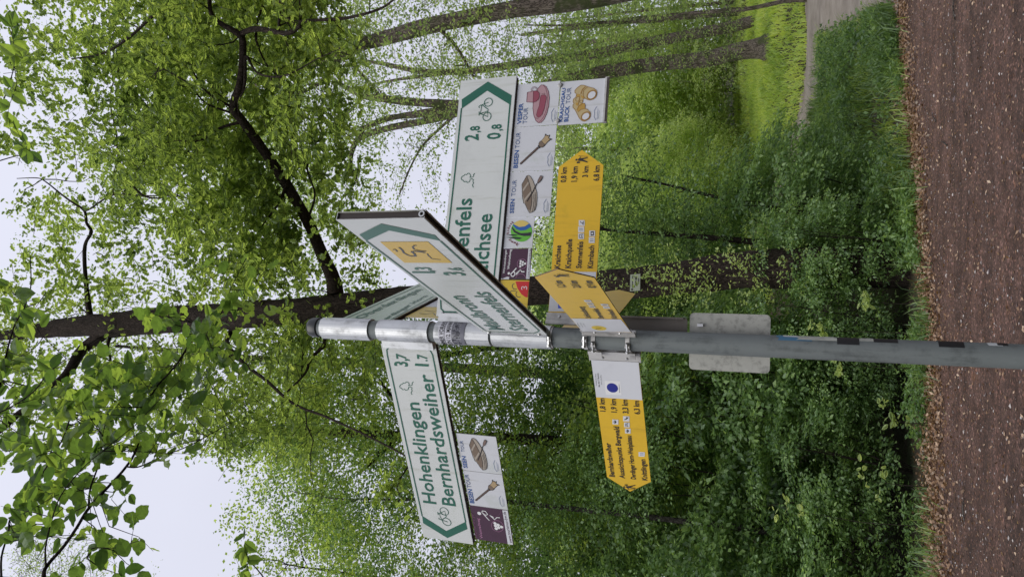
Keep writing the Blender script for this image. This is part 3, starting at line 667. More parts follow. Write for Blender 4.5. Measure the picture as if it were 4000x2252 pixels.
# ---- the thicket on the far side of the road: shrubs with stems, each a plant of its own
def shrub_proto(top, rad, nsp, size, mat, sr, tilt, per, cf, bottom, nst, lod=0):
    z0 = 0.; tb = Tubes()
    for _ in range(nst):
        a_ = random.uniform(0, 2*math.pi); l_ = random.uniform(.5, 1)*top; o_ = rad*random.uniform(.2, .8)
        p0 = np.array([math.cos(a_)*.15, math.sin(a_)*.15, -.3]); p1 = p0+np.array([math.cos(a_)*o_*.4, math.sin(a_)*o_*.4, l_*.55]); p2 = np.array([math.cos(a_)*o_, math.sin(a_)*o_, l_])
        P, rd = smooth_path([p0, p1, p2], [.022, .015, .005], 4); tb.add(P, rd, 5, .05); twigs(tb, P, rd, 4, .7, 1, .2, 3, .006)
    st = tb.build('stem', B_DARK)
    c = rng.normal(size=(nsp*5, 3)); c /= np.linalg.norm(c, axis=1)[:, None]; c *= (rng.random(len(c))**(1/2.4))[:, None]
    c = c*np.array([rad, rad, (top-bottom)/2])+np.array([0, 0, bottom+(top-bottom)/2])
    q0 = vnoise(c*np.array([1, 1, 1.8]), cf)+.25*(vnoise(c, cf*2.7)-.5); c = c[q0 > .49][:nsp]
    lf = Leafage(); lf.add(plates(c, per, sr, size, TM_MID if lod else TM_FAR, (0, 0, 0), thick=.03 if sr < .4 else .06)); fo = lf.build('foliage', mat)
    return st, fo
PRO = {}
def shrub(name, label, x, y, kind, scale, mat, group):
    z0 = float(hgt(x, y)); rt_ = tagp(empty(name, (x, y, z0)), label, 'shrub', group)
    rt_.rotation_euler[2] = random.uniform(0, 6.28); rt_.scale = (scale[0], scale[0]*random.uniform(.9, 1.1), scale[1])
    first = kind not in PRO
    if first: PRO[kind] = shrub_proto(*PK[kind])
    for q in PRO[kind]:
        o = q
        if not first: o = q.copy(); C.objects.link(o)
        o.parent = rt_
    return rt_
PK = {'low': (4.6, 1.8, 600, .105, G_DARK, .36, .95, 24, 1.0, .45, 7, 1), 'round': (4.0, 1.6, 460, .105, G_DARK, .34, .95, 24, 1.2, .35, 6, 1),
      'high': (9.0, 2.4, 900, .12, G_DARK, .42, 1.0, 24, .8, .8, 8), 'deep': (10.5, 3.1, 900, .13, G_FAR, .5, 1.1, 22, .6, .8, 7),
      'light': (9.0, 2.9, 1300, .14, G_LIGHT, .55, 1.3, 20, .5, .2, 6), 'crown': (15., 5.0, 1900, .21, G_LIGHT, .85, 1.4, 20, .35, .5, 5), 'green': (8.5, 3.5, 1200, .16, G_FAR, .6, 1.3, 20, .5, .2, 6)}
ds = [
 (-6.6, 12.2, 'round', (.9, .75), 'low shrub at the road edge, in the corner farthest from the pale path'),
 (-4.4, 11.9, 'round', (.75, .6), 'low bush over the leaf litter, second from the corner'),
 (-2.7, 12.2, 'round', (.7, .6), 'low bush at the road edge under the Knittlingen sign'),
 (-1.2, 12.6, 'round', (.55, .5), 'low bush at the road edge next to the post, Knittlingen side'),
 (-5.3, 13.4, 'low', (1.05, 1.1), 'dense shrub behind the low corner shrub of the road edge'),
 (-3.6, 14.2, 'low', (1.05, 1.3), 'tall dark shrub under the thin curved stem'),
 (-1.9, 13.6, 'round', (1., 1.15), 'rounded shrub with layered leaves between signpost and dark straight trunk'),
 (-.5, 12.7, 'round', (.55, .62), 'small shrub hiding the oak foot behind the post'),
 (.7, 12.7, 'round', (.55, .6), 'small leafy shrub in front of the oak foot, pale path side'),
 (-1.5, 16.6, 'low', (.9, 1.2), 'dark shrub beside the oak on the Knittlingen side, behind the small ones'),
 (3.3, 20.5, 'round', (.85, .7), 'thick leafy bush rising from the verge grass before the pale path vanishes'),
 (1.5, 14.6, 'round', (.85, .8), 'shady shrub between the oak foot and the verge grass'),
 (1.9, 17.2, 'round', (.7, .55), 'broad leaved bush in front of the climbing path'),
 (-6.8, 16.5, 'high', (1.1, .95), 'high thicket bush reaching the picture edge on the Knittlingen side'),
 (-4.2, 18.0, 'high', (1., 1.), 'high leafy bush behind the dark trunk'),
 (-1.6, 18.8, 'high', (.9, .92), 'high leafy bush between dark trunk and oak'),
 (1.0, 20.8, 'high', (.75, .68), 'lighter bush just behind the oak trunk'),
 (-9.5, 20.0, 'high', (1.3, 1.05), 'high bush deep in the thicket by the picture edge, behind another'),
 (-5.5, 23.5, 'deep', (1., 1.), 'high bush deep behind the thin curved stem'),
 (-2.0, 24.5, 'deep', (1., 1.), 'high bush deep behind the yellow Knittlingen sign'),
 (-9.5, 27., 'deep', (1.3, 1.1), 'tallest leaf mass deepest in the thicket by the picture edge'),
]
for (x, y, kd, scl, lab) in ds: shrub('shrub', lab, x, y, kd, scl, None, 'shrubs of the thicket across the road')
lt = [  # brightness of these bushes is painted into their leaf colour
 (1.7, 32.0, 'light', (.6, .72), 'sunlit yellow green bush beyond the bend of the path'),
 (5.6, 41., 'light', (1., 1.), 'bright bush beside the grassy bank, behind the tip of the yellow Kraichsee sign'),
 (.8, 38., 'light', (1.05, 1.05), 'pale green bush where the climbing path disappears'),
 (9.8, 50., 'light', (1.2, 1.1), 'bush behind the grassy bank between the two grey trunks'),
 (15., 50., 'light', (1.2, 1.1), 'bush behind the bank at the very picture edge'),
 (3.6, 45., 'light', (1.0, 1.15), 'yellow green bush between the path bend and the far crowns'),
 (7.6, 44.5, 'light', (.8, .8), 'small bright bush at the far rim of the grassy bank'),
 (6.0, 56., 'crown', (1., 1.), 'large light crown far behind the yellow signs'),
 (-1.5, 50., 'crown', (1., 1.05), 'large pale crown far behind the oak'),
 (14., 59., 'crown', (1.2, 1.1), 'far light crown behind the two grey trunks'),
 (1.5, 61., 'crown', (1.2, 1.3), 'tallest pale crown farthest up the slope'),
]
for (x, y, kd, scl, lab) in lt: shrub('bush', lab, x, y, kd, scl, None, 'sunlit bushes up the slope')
# woods behind: one leafy mass nobody could count
lf = Leafage()
n_ = 11000; az = rng.uniform(R(-40), R(34), n_); r = rng.uniform(48, 85, n_)
x = r*np.sin(az); y = r*np.cos(az); top = 9+8*vnoise(np.stack([x, y, 0*x], 1), .09)-np.clip((np.degrees(az)-2)*.1, 0, 2); z = hgt(x, y)+rng.uniform(0, 1, n_)**.8*top
lf.add(sprays(np.stack([x, y, z], 1), 9, .9, .33, TM_FAR, 1.6, .6))
tagp(lf.build('far_woods', G_FAR), 'dense green woodland far up the slope', None, None, 'stuff')
tb = Tubes()
for _ in range(26):
    a_ = R(random.uniform(-36, 30)); r = random.uniform(44, 70); x, y = r*math.sin(a_), r*math.cos(a_); z = float(hgt(x, y)); s_ = random.uniform(.12, .28)
    tb.add([(x, y, z-.2), (x+random.gauss(0, .3), y, z+6), (x+random.gauss(0, .6), y, z+14)], [s_, s_*.8, s_*.4], 7)
tagp(tb.build('far_trunks', B_GREY), 'many thin trunks inside the far woodland', None, None, 'stuff')
# low growth inside the thicket
lf = Leafage(); n_ = 1500; x = rng.uniform(-8, 3.2, n_); y = edge(x)+1.2+rng.random(n_)**1.2*6; P = np.stack([x, y, hgt(x, y)+rng.uniform(.05, .8, n_)], 1); P = P[vnoise(P, .9) > .5]
lf.add(sprays(P, 8, .16, .06, TM_MID, .6, .4)); tagp(lf.build('undergrowth', G_DARK), 'low leafy undergrowth under the thicket', None, None, 'stuff')

# ------------------------------------------------------------------ grass, litter, gravel
def blades(x, y, hmin, hmax, wd, mat, name, label, tb_=0.0):
    n_ = len(x); z = hgt(x, y); h = rng.uniform(hmin, hmax, n_)*(.55+.9*vnoise(np.stack([x, y, 0*x], 1), 1.3)); a_ = rng.uniform(0, 2*math.pi, n_); bend = rng.uniform(.15, 1.3, n_)*h; b2 = rng.uniform(0, 2*math.pi, n_)
    sx, sy = np.cos(a_)*wd, np.sin(a_)*wd; dx, dy = np.cos(b2)*bend, np.sin(b2)*bend
    V = np.stack([np.stack([x-sx, y-sy, z-.01], 1), np.stack([x+sx, y+sy, z-.01], 1), np.stack([x+dx*.3-sx*.8, y+dy*.3-sy*.8, z+h*.6], 1), np.stack([x+dx*.3+sx*.8, y+dy*.3+sy*.8, z+h*.6], 1), np.stack([x+dx, y+dy, z+h*.9], 1)], 1)
    F = np.array([(0, 1, 3), (0, 3, 2), (2, 3, 4)])[None]+(np.arange(n_)*5)[:, None, None]
    cn = vnoise(np.stack([x, y, z], 1), 1.7); t = np.clip(vnoise(np.stack([x, y, z], 1), .7)*.8+(cn-.5)*.5+rng.normal(size=n_)*.22+.1+tb_, 0, 1)
    o = mesh_np(name, V.reshape(-1, 3), F.reshape(-1, 3), mat, None, tint=np.repeat(t, 5)); tagp(o, label, None, None, 'stuff'); return o
def ribd(x, y):  # rough distance from the two pale paths
    P1 = np.array([(16, 25), (11, 26.3), (8, 27.), (5.9, 28.6), (4.5, 32.), (3.7, 37.5), (1.5, 44), (-2, 50)]); P2 = np.array([(6.75, 13.6), (7.75, 17.2), (9.0, 22), (10.5, 27)])
    d = np.full(len(x), 99.)
    for Q in (P1, P2):
        for a, b in zip(Q[:-1], Q[1:]):
            v = b-a; t = np.clip(((x-a[0])*v[0]+(y-a[1])*v[1])/(v@v), 0, 1); d = np.minimum(d, np.hypot(x-a[0]-v[0]*t, y-a[1]-v[1]*t))
    return d
q = 90000; a_ = rng.uniform(R(2), R(26), q); r = np.sqrt(rng.uniform(12.**2, 27.**2, q)); x, y = r*np.sin(a_), r*np.cos(a_)
k = (y > edge(x)+.05+rng.random(q)*.25) & (ribd(x, y) > 1.75) & (rng.random(q) < np.clip((vnoise(np.stack([x, y, 0*x], 1), 1.1)-.40)*5, .10, 1))
blades(x[k], y[k], .12, .46, .010, G_GRASS, 'verge_grass', 'long green grass between road and pale path')
lf = Leafage(); q = 5200; a_ = rng.uniform(R(3), R(20), q); r = np.sqrt(rng.uniform(12.**2, 24.**2, q)); x, y = r*np.sin(a_), r*np.cos(a_); k = (y > edge(x)+.25) & (ribd(x, y) > 1.8)
P = np.stack([x, y, hgt(x, y)+rng.uniform(.1, .68, q)], 1)[k]; P = P[vnoise(P, .8) > .48]; lf.add(sprays(P, 6, .15, .085, TM_MID, .7, .4)); tagp(lf.build('verge_herbs', G_DARK), 'leafy herbs growing through the verge grass', None, None, 'stuff')
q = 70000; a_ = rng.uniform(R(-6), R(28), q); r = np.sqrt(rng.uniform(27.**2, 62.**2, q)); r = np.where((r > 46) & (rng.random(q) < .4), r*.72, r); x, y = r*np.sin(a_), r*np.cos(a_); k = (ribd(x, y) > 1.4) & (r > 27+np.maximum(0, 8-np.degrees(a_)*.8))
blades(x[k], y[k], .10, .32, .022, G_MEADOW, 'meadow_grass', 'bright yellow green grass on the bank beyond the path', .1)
q = 3000; x = rng.uniform(-9, 4.5, q); y = edge(x)+rng.normal(size=q)*.35+.35
k = rng.random(q) < np.clip((vnoise(np.stack([x, y, 0*x], 1), 1.3)-.4)*5, .05, 1)
blades(x[k], y[k], .05, .28, .006, G_GRASS, 'edge_grass', 'sparse grass tufts along the road edge', .1)
lf = Leafage(); q = 2400; x = rng.uniform(-8.5, 5.2, q); y = edge(x)+rng.random(q)**1.3*1.3+.12; P = np.stack([x, y, hgt(x, y)+rng.uniform(.03, .22, q)], 1); P = P[vnoise(P, .9) > .55]
lf.add(sprays(P, 7, .12, .07, TM_MID, .5, .3)); tagp(lf.build('edge_herbs', G_DARK), 'low light green herbs along the road edge', None, None, 'stuff')
q = 18000; x = rng.uniform(-10, 7, q); y = edge(x)+rng.normal(size=q)*(.25+.35*vnoise(np.stack([x, 0*x, 0*x], 1), 1.1)+.12*np.clip(-x/6, 0, 1))+.12; P = np.stack([x, y, hgt(x, y)+.02+rng.random(q)*.035], 1)
lf = Leafage(); lf.add(leaves(P, .055, TM_FAR, .45, None, np.clip(rng.normal(.38, .24, q), 0, 1), 0.)); 
q = 9000; x = rng.uniform(-10, 12, q); y = 3.4+rng.random(q)*(edge(x)-3.4); P = np.stack([x, y, hgt(x, y)+.022], 1)
lf.add(leaves(P, .038, TM_FAR, .3, None, np.clip(rng.normal(.5, .3, q), 0, 1), 0.))
tagp(lf.build('leaf_litter', G_LITTER), 'brown fallen leaves heaped along the road edge', None, None, 'stuff')
# loose stones
def stones(x, y, size, lift, mats, name, label):
    n_ = len(x); base = np.array([(1, 0, 0), (-1, 0, 0), (0, 1, 0), (0, -1, 0), (0, 0, 1), (0, 0, -1)], float); F0 = np.array([(0, 2, 4), (2, 1, 4), (1, 3, 4), (3, 0, 4), (2, 0, 5), (1, 2, 5), (3, 1, 5), (0, 3, 5)])
    s = size*np.exp(rng.normal(size=n_)*.4)
    J = base[None]*(1+rng.normal(size=(n_, 6, 1))*.2)+rng.normal(size=(n_, 6, 3))*.18; J[:, :, 2] *= .55
    a_ = rng.uniform(0, 6.28, n_); c_, s_ = np.cos(a_)[:, None], np.sin(a_)[:, None]
    X = J[:, :, 0]*c_-J[:, :, 1]*s_; Y = J[:, :, 0]*s_+J[:, :, 1]*c_
    V = np.stack([X*s[:, None]*1.2+x[:, None], Y*s[:, None]+y[:, None], J[:, :, 2]*s[:, None]+hgt(x, y)[:, None]+lift], 2)
    o = mesh_np(name, V.reshape(-1, 3), (F0[None]+(np.arange(n_)*6)[:, None, None]).reshape(-1, 3), mats, None, midx=np.repeat(rng.integers(0, len(mats), n_), 8))
    return tagp(o, label, None, None, 'stuff')
SM = [paint('stone_grey', (.22, .19, .18), .8), paint('stone_pale', (.42, .38, .36), .8), paint('stone_brown', (.13, .085, .06), .85), paint('stone_dark', (.07, .05, .045), .8), paint('stone_rust', (.14, .07, .04), .85), paint('stone_violet', (.12, .09, .09), .8), paint('stone_brown', (.13, .085, .06), .85)]
q = 15000; x = rng.uniform(-9, 13, q); y = 4.2+rng.random(q)*(edge(x)-4.2)
stones(x, y, .0075, .018, SM, 'road_stones', 'small loose pale and brown stones on the road')
# roadside seedlings that stand apart
for (px_, py_, dh, hh, lab) in ((3290, 1425, 11.2, .55, 'upright seedling with broad leaves behind the taped part of the post, Knittlingen side'), (3235, 1290, 11.4, .6, 'pale green seedling beside the torn post sticker, pale path side'), (3430, 1880, 10.8, .5, 'light green seedling in front of the thicket, farthest along from the post but one'),
                               (3500, 1640, 10.6, .45, 'leafy seedling at the road edge between post and thicket gap'), (3420, 1180, 11.6, .4, 'seedling with small leaves at the road edge, oak side of the post'), (3150, 2000, 11.2, .7, 'pale sapling shoot standing before the thicket, farthest from the post')):
    p = at(px_, py_, dh); z0 = float(hgt(p[0], p[1])); rt_ = tagp(empty('seedling', (float(p[0]), float(p[1]), z0)), lab, 'plant', 'seedlings along the road edge')
    tp = np.array([p[0], p[1], max(p[2]+.08, z0+hh)]); tb = Tubes(); st = [np.array([p[0], p[1], z0-.03]), (np.array([p[0], p[1], z0])+tp)/2+rng.normal(size=3)*.03, tp]; tb.add(st, [.006, .005, .003], 5); tb.build('stem', B_DARK, rt_)
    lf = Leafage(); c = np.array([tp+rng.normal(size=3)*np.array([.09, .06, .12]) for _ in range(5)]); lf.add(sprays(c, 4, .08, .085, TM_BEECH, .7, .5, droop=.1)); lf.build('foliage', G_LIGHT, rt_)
# fallen sticks
for (px_, py_, dr_, L, lab) in ((3700, 560, (.3, 1), .35, 'short fallen stick on the road, farthest out from the verge grass'), (3740, 30, (1, .2), .3, 'thin fallen stick on the road at the corner near the pale path'), (3660, 460, (.6, 1), .3, 'fallen twig on the road just off the verge grass'), (3780, 1990, (1, .1), .22, 'small fallen twig on the road beyond the post from the pale path')):
    v = FW*FPX+RT*(1126-py_)+UP*(2000-px_); p = EYE+v*(1.6/-v[2])
    if abs(p[1]) > 20: continue
    d = np.array([dr_[0], dr_[1], 0]); d /= np.linalg.norm(d); tb = Tubes(); q0 = p-d*L/2; q1 = p+d*L/2
    for z_ in (q0, q1): z_[2] = float(hgt(z_[0], z_[1]))+.03
    tb.add([q0, (q0+q1)/2+np.array([.02, .01, .012]), q1], [.008, .007, .004], 6)
    o = tb.build('fallen_stick', B_BEECH); tagp(o, lab, 'stick', 'fallen sticks on the road')
# ================================================================== THE SIGNPOST
PX, PY = -.14298, 2.08979
POLE = np.array([PX, PY, 0.])
WHITE = (.60, .62, .60)
def alu(name, col=(.55, .56, .56), rough=.42, metal=.75, streak=True):
    m, n, b = nodes(name); cc = coords(n, 'Object', (1, 1, .08) if streak else None)
    t = noise(n, 40, 5, .7, cc); t2 = noise(n, 14, 6, .7, coords(n))
    a = n.nodes.new('ShaderNodeMath'); a.operation = 'MULTIPLY'; n.links.new(t.outputs[0], a.inputs[0]); n.links.new(t2.outputs[0], a.inputs[1])
    r = ramp(n, [(.12, tuple(c*.45 for c in col)), (.25, col), (.5, tuple(min(1, c*1.15) for c in col))]); n.links.new(a.outputs[0], r.inputs[0]); n.links.new(r.outputs[0], b.inputs['Base Color'])
    r2 = ramp(n, [(.2, (.65,)*3), (.6, (rough,)*3)]); n.links.new(t2.outputs[0], r2.inputs[0]); n.links.new(r2.outputs[0], b.inputs['Roughness'])
    b.inputs['Metallic'].default_value = metal; return m
M_ALU = alu('aluminium'); M_ALU2 = alu('bracket_metal', (.50, .49, .47), .5, .6); M_STEEL = alu('bolt_steel', (.6, .6, .6), .3, .9, False)
M_POLE = alu('galvanised_pole', (.15, .168, .165), .6, .2)
M_CAP = paint('black_cap', (.012, .014, .015), .4); M_DARK = paint('profile_groove', (.035, .024, .02), .6); M_BACK = alu('sign_back', (.38, .38, .345), .6, .2, False)
M_BLACK = paint('black_tape', (.006, .006, .007), .55)
M_WHITE = paint('sign_white', WHITE, .2, .05); M_YELLOW = paint('sign_yellow', (.68, .42, .008), .3, .06)
COL = {'green': ((.003, .105, .062), .3), 'black_p': ((.012, .01, .01), .4), 'white_p': ((.60, .61, .64), .3), 'white_b': ((.72, .72, .72), .3), 'blue_p': ((.03, .08, .55), .3), 'blue_d': ((.006, .012, .22), .3), 'blue_t': ((.004, .07, .28), .3),
       'blue_l': ((.05, .10, .24), .3), 'yellow_b': ((.7, .5, .01), .3), 'yellow_st': ((.62, .40, .03), .25), 'graffiti': ((.05, .055, .07), .4), 'boat_rim': ((.36, .31, .25), .3), 'boat_in': ((.17, .12, .08), .3), 'boat_line': ((.012, .006, .004), .35),
       'oar': ((.18, .12, .10), .3), 'wood': ((.11, .065, .045), .3), 'broom_y': ((.40, .29, .15), .3), 'mug_l': ((.40, .24, .26), .3), 'mug_m': ((.26, .05, .08), .3), 'mug_d': ((.12, .008, .025), .3), 'bino_l': ((.45, .35, .17), .3), 'bino_m': ((.42, .25, .04), .3), 'bino_d': ((.30, .15, .015), .3),
       'kr_green': ((.11, .40, .03), .3), 'kr_yel': ((.60, .46, .12), .3), 'kr_blue': ((.01, .09, .34), .3), 'kr_blk': ((.012, .012, .014), .3), 'kr_tree': ((.008, .03, .012), .3), 'maroon': ((.14, .008, .02), .3), 'purple': ((.055, .008, .035), .25), 'purple_d': ((.04, .01, .035), .3), 'pink_l': ((.38, .18, .30), .3), 'violet_t': ((.16, .06, .12), .3), 'red_p': ((.50, .012, .012), .3)}
def colm(c): return paint(c, COL[c][0], COL[c][1], .04)
def frame(az, zt, toward=None):
    dr = np.array([math.cos(az), math.sin(az), 0]); nn = np.array([math.sin(az), -math.cos(az), 0])
    if nn @ (-POLE) < 0: nn = -nn
    return dict(dr=dr, n=nn, t=np.array([-nn[1], nn[0], 0]), zt=zt)
SG = {'R': (10.976, 2.6716), 'Lc': (156.248, 2.8808), 'M': (-70.80, 2.4779), 'O': (77.0, 3.0994), 'yR': (9.770, 2.2984), 'yL': (150.861, 2.1688), 'yM': (-70.593, 2.170), 'yO': (75.5, 2.281)}
OFF = {'R': .0004, 'Lc': -.0013, 'M': .0097, 'O': 0, 'yR': -.002, 'yL': .002, 'yM': -.0017, 'yO': 0}
FR = {}
for k, (a, z) in SG.items():
    f_ = frame(R(a), z); f_['b'] = POLE + f_['n']*OFF[k]; FR[k] = f_
def P3(k, u, z, off=0.):   # u along the text direction from the pole axis, z height, off towards the viewer
    f_ = FR[k]; return f_['b'] + f_['t']*u + f_['n']*off + np.array([0, 0, z])
def box(k, u0, u1, z0, z1, o0, o1):
    c = [P3(k, u, z, o) for o in (o0, o1) for (u, z) in ((u0, z0), (u1, z0), (u1, z1), (u0, z1))]
    return c, [(0, 3, 2, 1), (4, 5, 6, 7), (0, 1, 5, 4), (1, 2, 6, 5), (2, 3, 7, 6), (3, 0, 4, 7)]
def boxes(k, L, name, mat, parent):
    V = []; F = []
    for q in L:
        v, f_ = box(k, *q); F += [tuple(i+len(V) for i in g) for g in f_]; V += v
    return mesh_np(name, V, F, mat, parent)
def outline_plate(k, pts, o0, o1, name, mats, parent, edge_mat=1):
    """flat plate with a given outline (u, z), front at o1"""
    tri = tessellate_polygon([[Vector((p[0], p[1], 0)) for p in pts]]); n_ = len(pts)
    V = [P3(k, u, z, o1) for u, z in pts] + [P3(k, u, z, o0) for u, z in pts]; F = []; mi = []
    area = sum(pts[i][0]*pts[(i+1) % n_][1]-pts[(i+1) % n_][0]*pts[i][1] for i in range(n_))
    for t_ in tri:
        a, b, c = t_; s_ = (pts[b][0]-pts[a][0])*(pts[c][1]-pts[a][1])-(pts[b][1]-pts[a][1])*(pts[c][0]-pts[a][0])
        if s_ < 0: b, c = c, b
        F.append((a, b, c)); mi.append(0); F.append((a+n_, c+n_, b+n_)); mi.append(edge_mat if len(mats) > 1 else 0)
    for i in range(n_):
        j = (i+1) % n_
        F += [(i, i+n_, j+n_), (i, j+n_, j)]; mi += [edge_mat if len(mats) > 1 else 0]*2
    return mesh_np(name, V, F, mats, parent, midx=mi)
def flat(k, polys, off, name, mats, parent, midx=None):
    V = []; F = []; mi = []
    for q, pts in enumerate(polys):
        tri = tessellate_polygon([[Vector((p[0], p[1], 0)) for p in pts]])
        o_ = off[q] if isinstance(off, list) else off
        b0 = len(V); V += [P3(k, u, z, o_) for u, z in pts]
        for a, b, c in tri:
            s_ = (pts[b][0]-pts[a][0])*(pts[c][1]-pts[a][1])-(pts[b][1]-pts[a][1])*(pts[c][0]-pts[a][0])
            if s_ < 0: b, c = c, b
            F.append((a+b0, b+b0, c+b0)); mi.append(midx[q] if midx else 0)
    if not F: return None
    return mesh_np(name, V, F, mats, parent, midx=mi)
def stroke_polys(pts, w_):
    out = []; P = [np.array(p) for p in pts]
    N = []
    for i in range(len(P)):
        a = P[max(i-1, 0)]; b = P[min(i+1, len(P)-1)]; d = b-a; d = d/(np.linalg.norm(d)+1e-9); N.append(np.array([-d[1], d[0]]))
    for i in range(len(P)-1):
        out.append([tuple(P[i]-N[i]*w_/2), tuple(P[i+1]-N[i+1]*w_/2), tuple(P[i+1]+N[i+1]*w_/2), tuple(P[i]+N[i]*w_/2)])
    return out
_tx = {}
def text_mesh(txt, bold):
    key = (txt, bold)
    if key in _tx: return _tx[key]
    cu = bpy.data.curves.new('t', 'FONT'); cu.body = txt; cu.size = 1; cu.resolution_u = 2; cu.offset = .022*bold; cu.fill_mode = 'FRONT'
    o = bpy.data.objects.new('t', cu); C.objects.link(o); dg = bpy.context.evaluated_depsgraph_get(); dg.update()
    me = bpy.data.meshes.new_from_object(o.evaluated_get(dg)); me.calc_loop_triangles()
    V = np.array([v.co[:2] for v in me.vertices]).reshape(-1, 2); F = np.array([t_.vertices[:] for t_ in me.loop_triangles]).reshape(-1, 3)
    bpy.data.objects.remove(o); bpy.data.curves.remove(cu); bpy.data.meshes.remove(me)
    _tx[key] = (V, F); return V, F
CAPH = text_mesh('H', 1)[0][:, 1].max()
def put_text(k, txt, a, b, h, bold, mat, name, parent, off):
    V, F = text_mesh(txt, bold)
    if not len(F): return None
    x0, x1 = V[:, 0].min(), V[:, 0].max()
    if txt == '1': a, b = (b[0]-h*(x1-x0)/CAPH*.9, a[1]), b
    s_ = (V[:, 0]-x0)/(x1-x0)
    u = a[0]+(b[0]-a[0])*s_; zz = a[1]+(b[1]-a[1])*s_ + V[:, 1]/CAPH*h
    Q = np.array([P3(k, uu, z_, off) for uu, z_ in zip(u, zz)])
    e1 = V[F[:, 1]]-V[F[:, 0]]; e2 = V[F[:, 2]]-V[F[:, 0]]; fl = (e1[:, 0]*e2[:, 1]-e1[:, 1]*e2[:, 0]) < 0
    F = F.copy(); F[fl] = F[fl][:, [0, 2, 1]]
    return mesh_np(name, Q, F, mat, parent)
def cyl_patch(z0, z1, a0, a1, r, name, mat, parent, seg=10, rag=0., zseg=1):
    """patch wrapped on the round pole; angles in degrees, -90 faces the viewer"""
    V = []; F = []
    for j in range(zseg+1):
        for i in range(seg+1):
            a = R(a0+(a1-a0)*i/seg); z = z0+(z1-z0)*j/zseg + (random.uniform(-rag, rag) if rag and j in (0, zseg) else 0)
            V.append((PX+r*math.cos(a), PY+r*math.sin(a), z))
    for j in range(zseg):
        for i in range(seg): q = j*(seg+1)+i; F.append((q, q+1, q+seg+2, q+seg+1))
    return mesh_np(name, V, F, mat, parent, smooth=True)
def sleeve_mesh(k, z0, z1, name, mat, parent):
    """extruded clamp that hugs the pole and runs out into the sign's edge"""
    f_ = FR[k]; dr = f_['dr']; nn = f_['n']; ri, ro = .0306, .0352; V = []; prof = []
    for i in range(31):
        a = R(18+(360-36)*i/30); prof.append((math.cos(a), math.sin(a), ro))
    loop = [(c*ro, s_*ro) for c, s_, _ in prof]
    # ridges of the extrusion
    loop = [(x*(1.045 if i in (9, 10, 20, 21) else 1), y*(1.045 if i in (9, 10, 20, 21) else 1)) for i, (x, y) in enumerate(loop)]
    loop += [(.060, -.0105), (.060, .0105)]
    n_ = len(loop)
    for z in (z0, z1):
        for x, y in loop: V.append(POLE + dr*x + nn*y + np.array([0, 0, z]))
    F = [(i, (i+1) % n_, n_+(i+1) % n_, n_+i) for i in range(n_)]
    me = bpy.data.meshes.new(name); pl_ = parent_loc(parent)
    me.from_pydata([tuple(v-np.array(pl_)) for v in V], [], F+[tuple(range(n_))[::-1], tuple(range(n_, 2*n_))]); me.materials.append(mat)
    o = bpy.data.objects.new(name, me); link(o, parent)
    bm_flip(o); return o
import bmesh
def bm_flip(o):
    bm = bmesh.new(); bm.from_mesh(o.data); bmesh.ops.recalc_face_normals(bm, faces=bm.faces); bm.to_mesh(o.data); bm.free()
def screw(k, u, z, off, r, name, mat, parent):
    V = []; F = []; n_ = 10
    for rr_, o_ in ((r, 0), (r, .35*r), (r*.7, .75*r), (.001, .8*r)):
        for i in range(n_): a = 2*math.pi*i/n_; V.append(P3(k, u+rr_*math.cos(a), z+rr_*math.sin(a), off+o_))
    for j in range(3):
        for i in range(n_): F.append((j*n_+i, j*n_+(i+1) % n_, (j+1)*n_+(i+1) % n_, (j+1)*n_+i))
    return mesh_np(name, V, F, mat, parent, smooth=False)

# ---- the pole itself
pole = tagp(empty('signpost_pole', (PX, PY, 0)), 'slim galvanised pole of the signpost with black cap, worn tape and stickers', 'pole')
def ring_pipe(zr, name, mat, parent, seg=40, ctr=(0, 0)):
    V = []; F = []
    for z, r_ in zr:
        for i in range(seg): a = 2*math.pi*i/seg; V.append((PX+ctr[0]+r_*math.cos(a), PY+ctr[1]+r_*math.sin(a), z))
    for j in range(len(zr)-1):
        for i in range(seg): F.append((j*seg+i, j*seg+(i+1) % seg, (j+1)*seg+(i+1) % seg, (j+1)*seg+i))
    return mesh_np(name, V, F, mat, parent, smooth=True)
ring_pipe([(-.05, .0302), (3.112, .0302)], 'shaft', M_POLE, pole)
ring_pipe([(3.103, .0305), (3.103, .0325), (3.108, .0332), (3.132, .0332), (3.142, .029), (3.146, .018), (3.147, .001)], 'cap', M_CAP, pole)
for z0, z1, a0, a1 in ((1.452, 1.504, -62, 25), (1.364, 1.419, -42, 40), (1.22, 1.275, -55, 35), (1.128, 1.150, -32, 30), (1.36, 1.405, -185, -165)):
    cyl_patch(z0, z1, a0, a1, .0308, 'tape_patch', M_BLACK, pole)
cyl_patch(1.56, 1.649, -52, 30, .0306, 'torn_sticker', paint('torn_blue', (.05, .15, .25), .6, .3), pole, 10, .006)
cyl_patch(1.506, 1.60, -44, 30, .0307, 'torn_sticker', paint('torn_paper', (.42, .43, .38), .7, .3), pole, 10, .006)
cyl_patch(1.60, 1.635, -25, 30, .0308, 'torn_sticker', paint('torn_paper2', (.5, .52, .52), .7, .25), pole, 6, .004)
cyl_patch(1.40, 1.452, -38, 20, .0306, 'torn_sticker', paint('torn_paper', (.42, .43, .38), .7, .3), pole, 8, .008)
cyl_patch(1.136, 1.17, -36, 10, .0306, 'torn_sticker', paint('torn_paper2', (.5, .52, .52), .7, .25), pole, 6, .004)
for z0, z1, t_ in ((1.625, 1.64, 'LOCAL'), ): pass

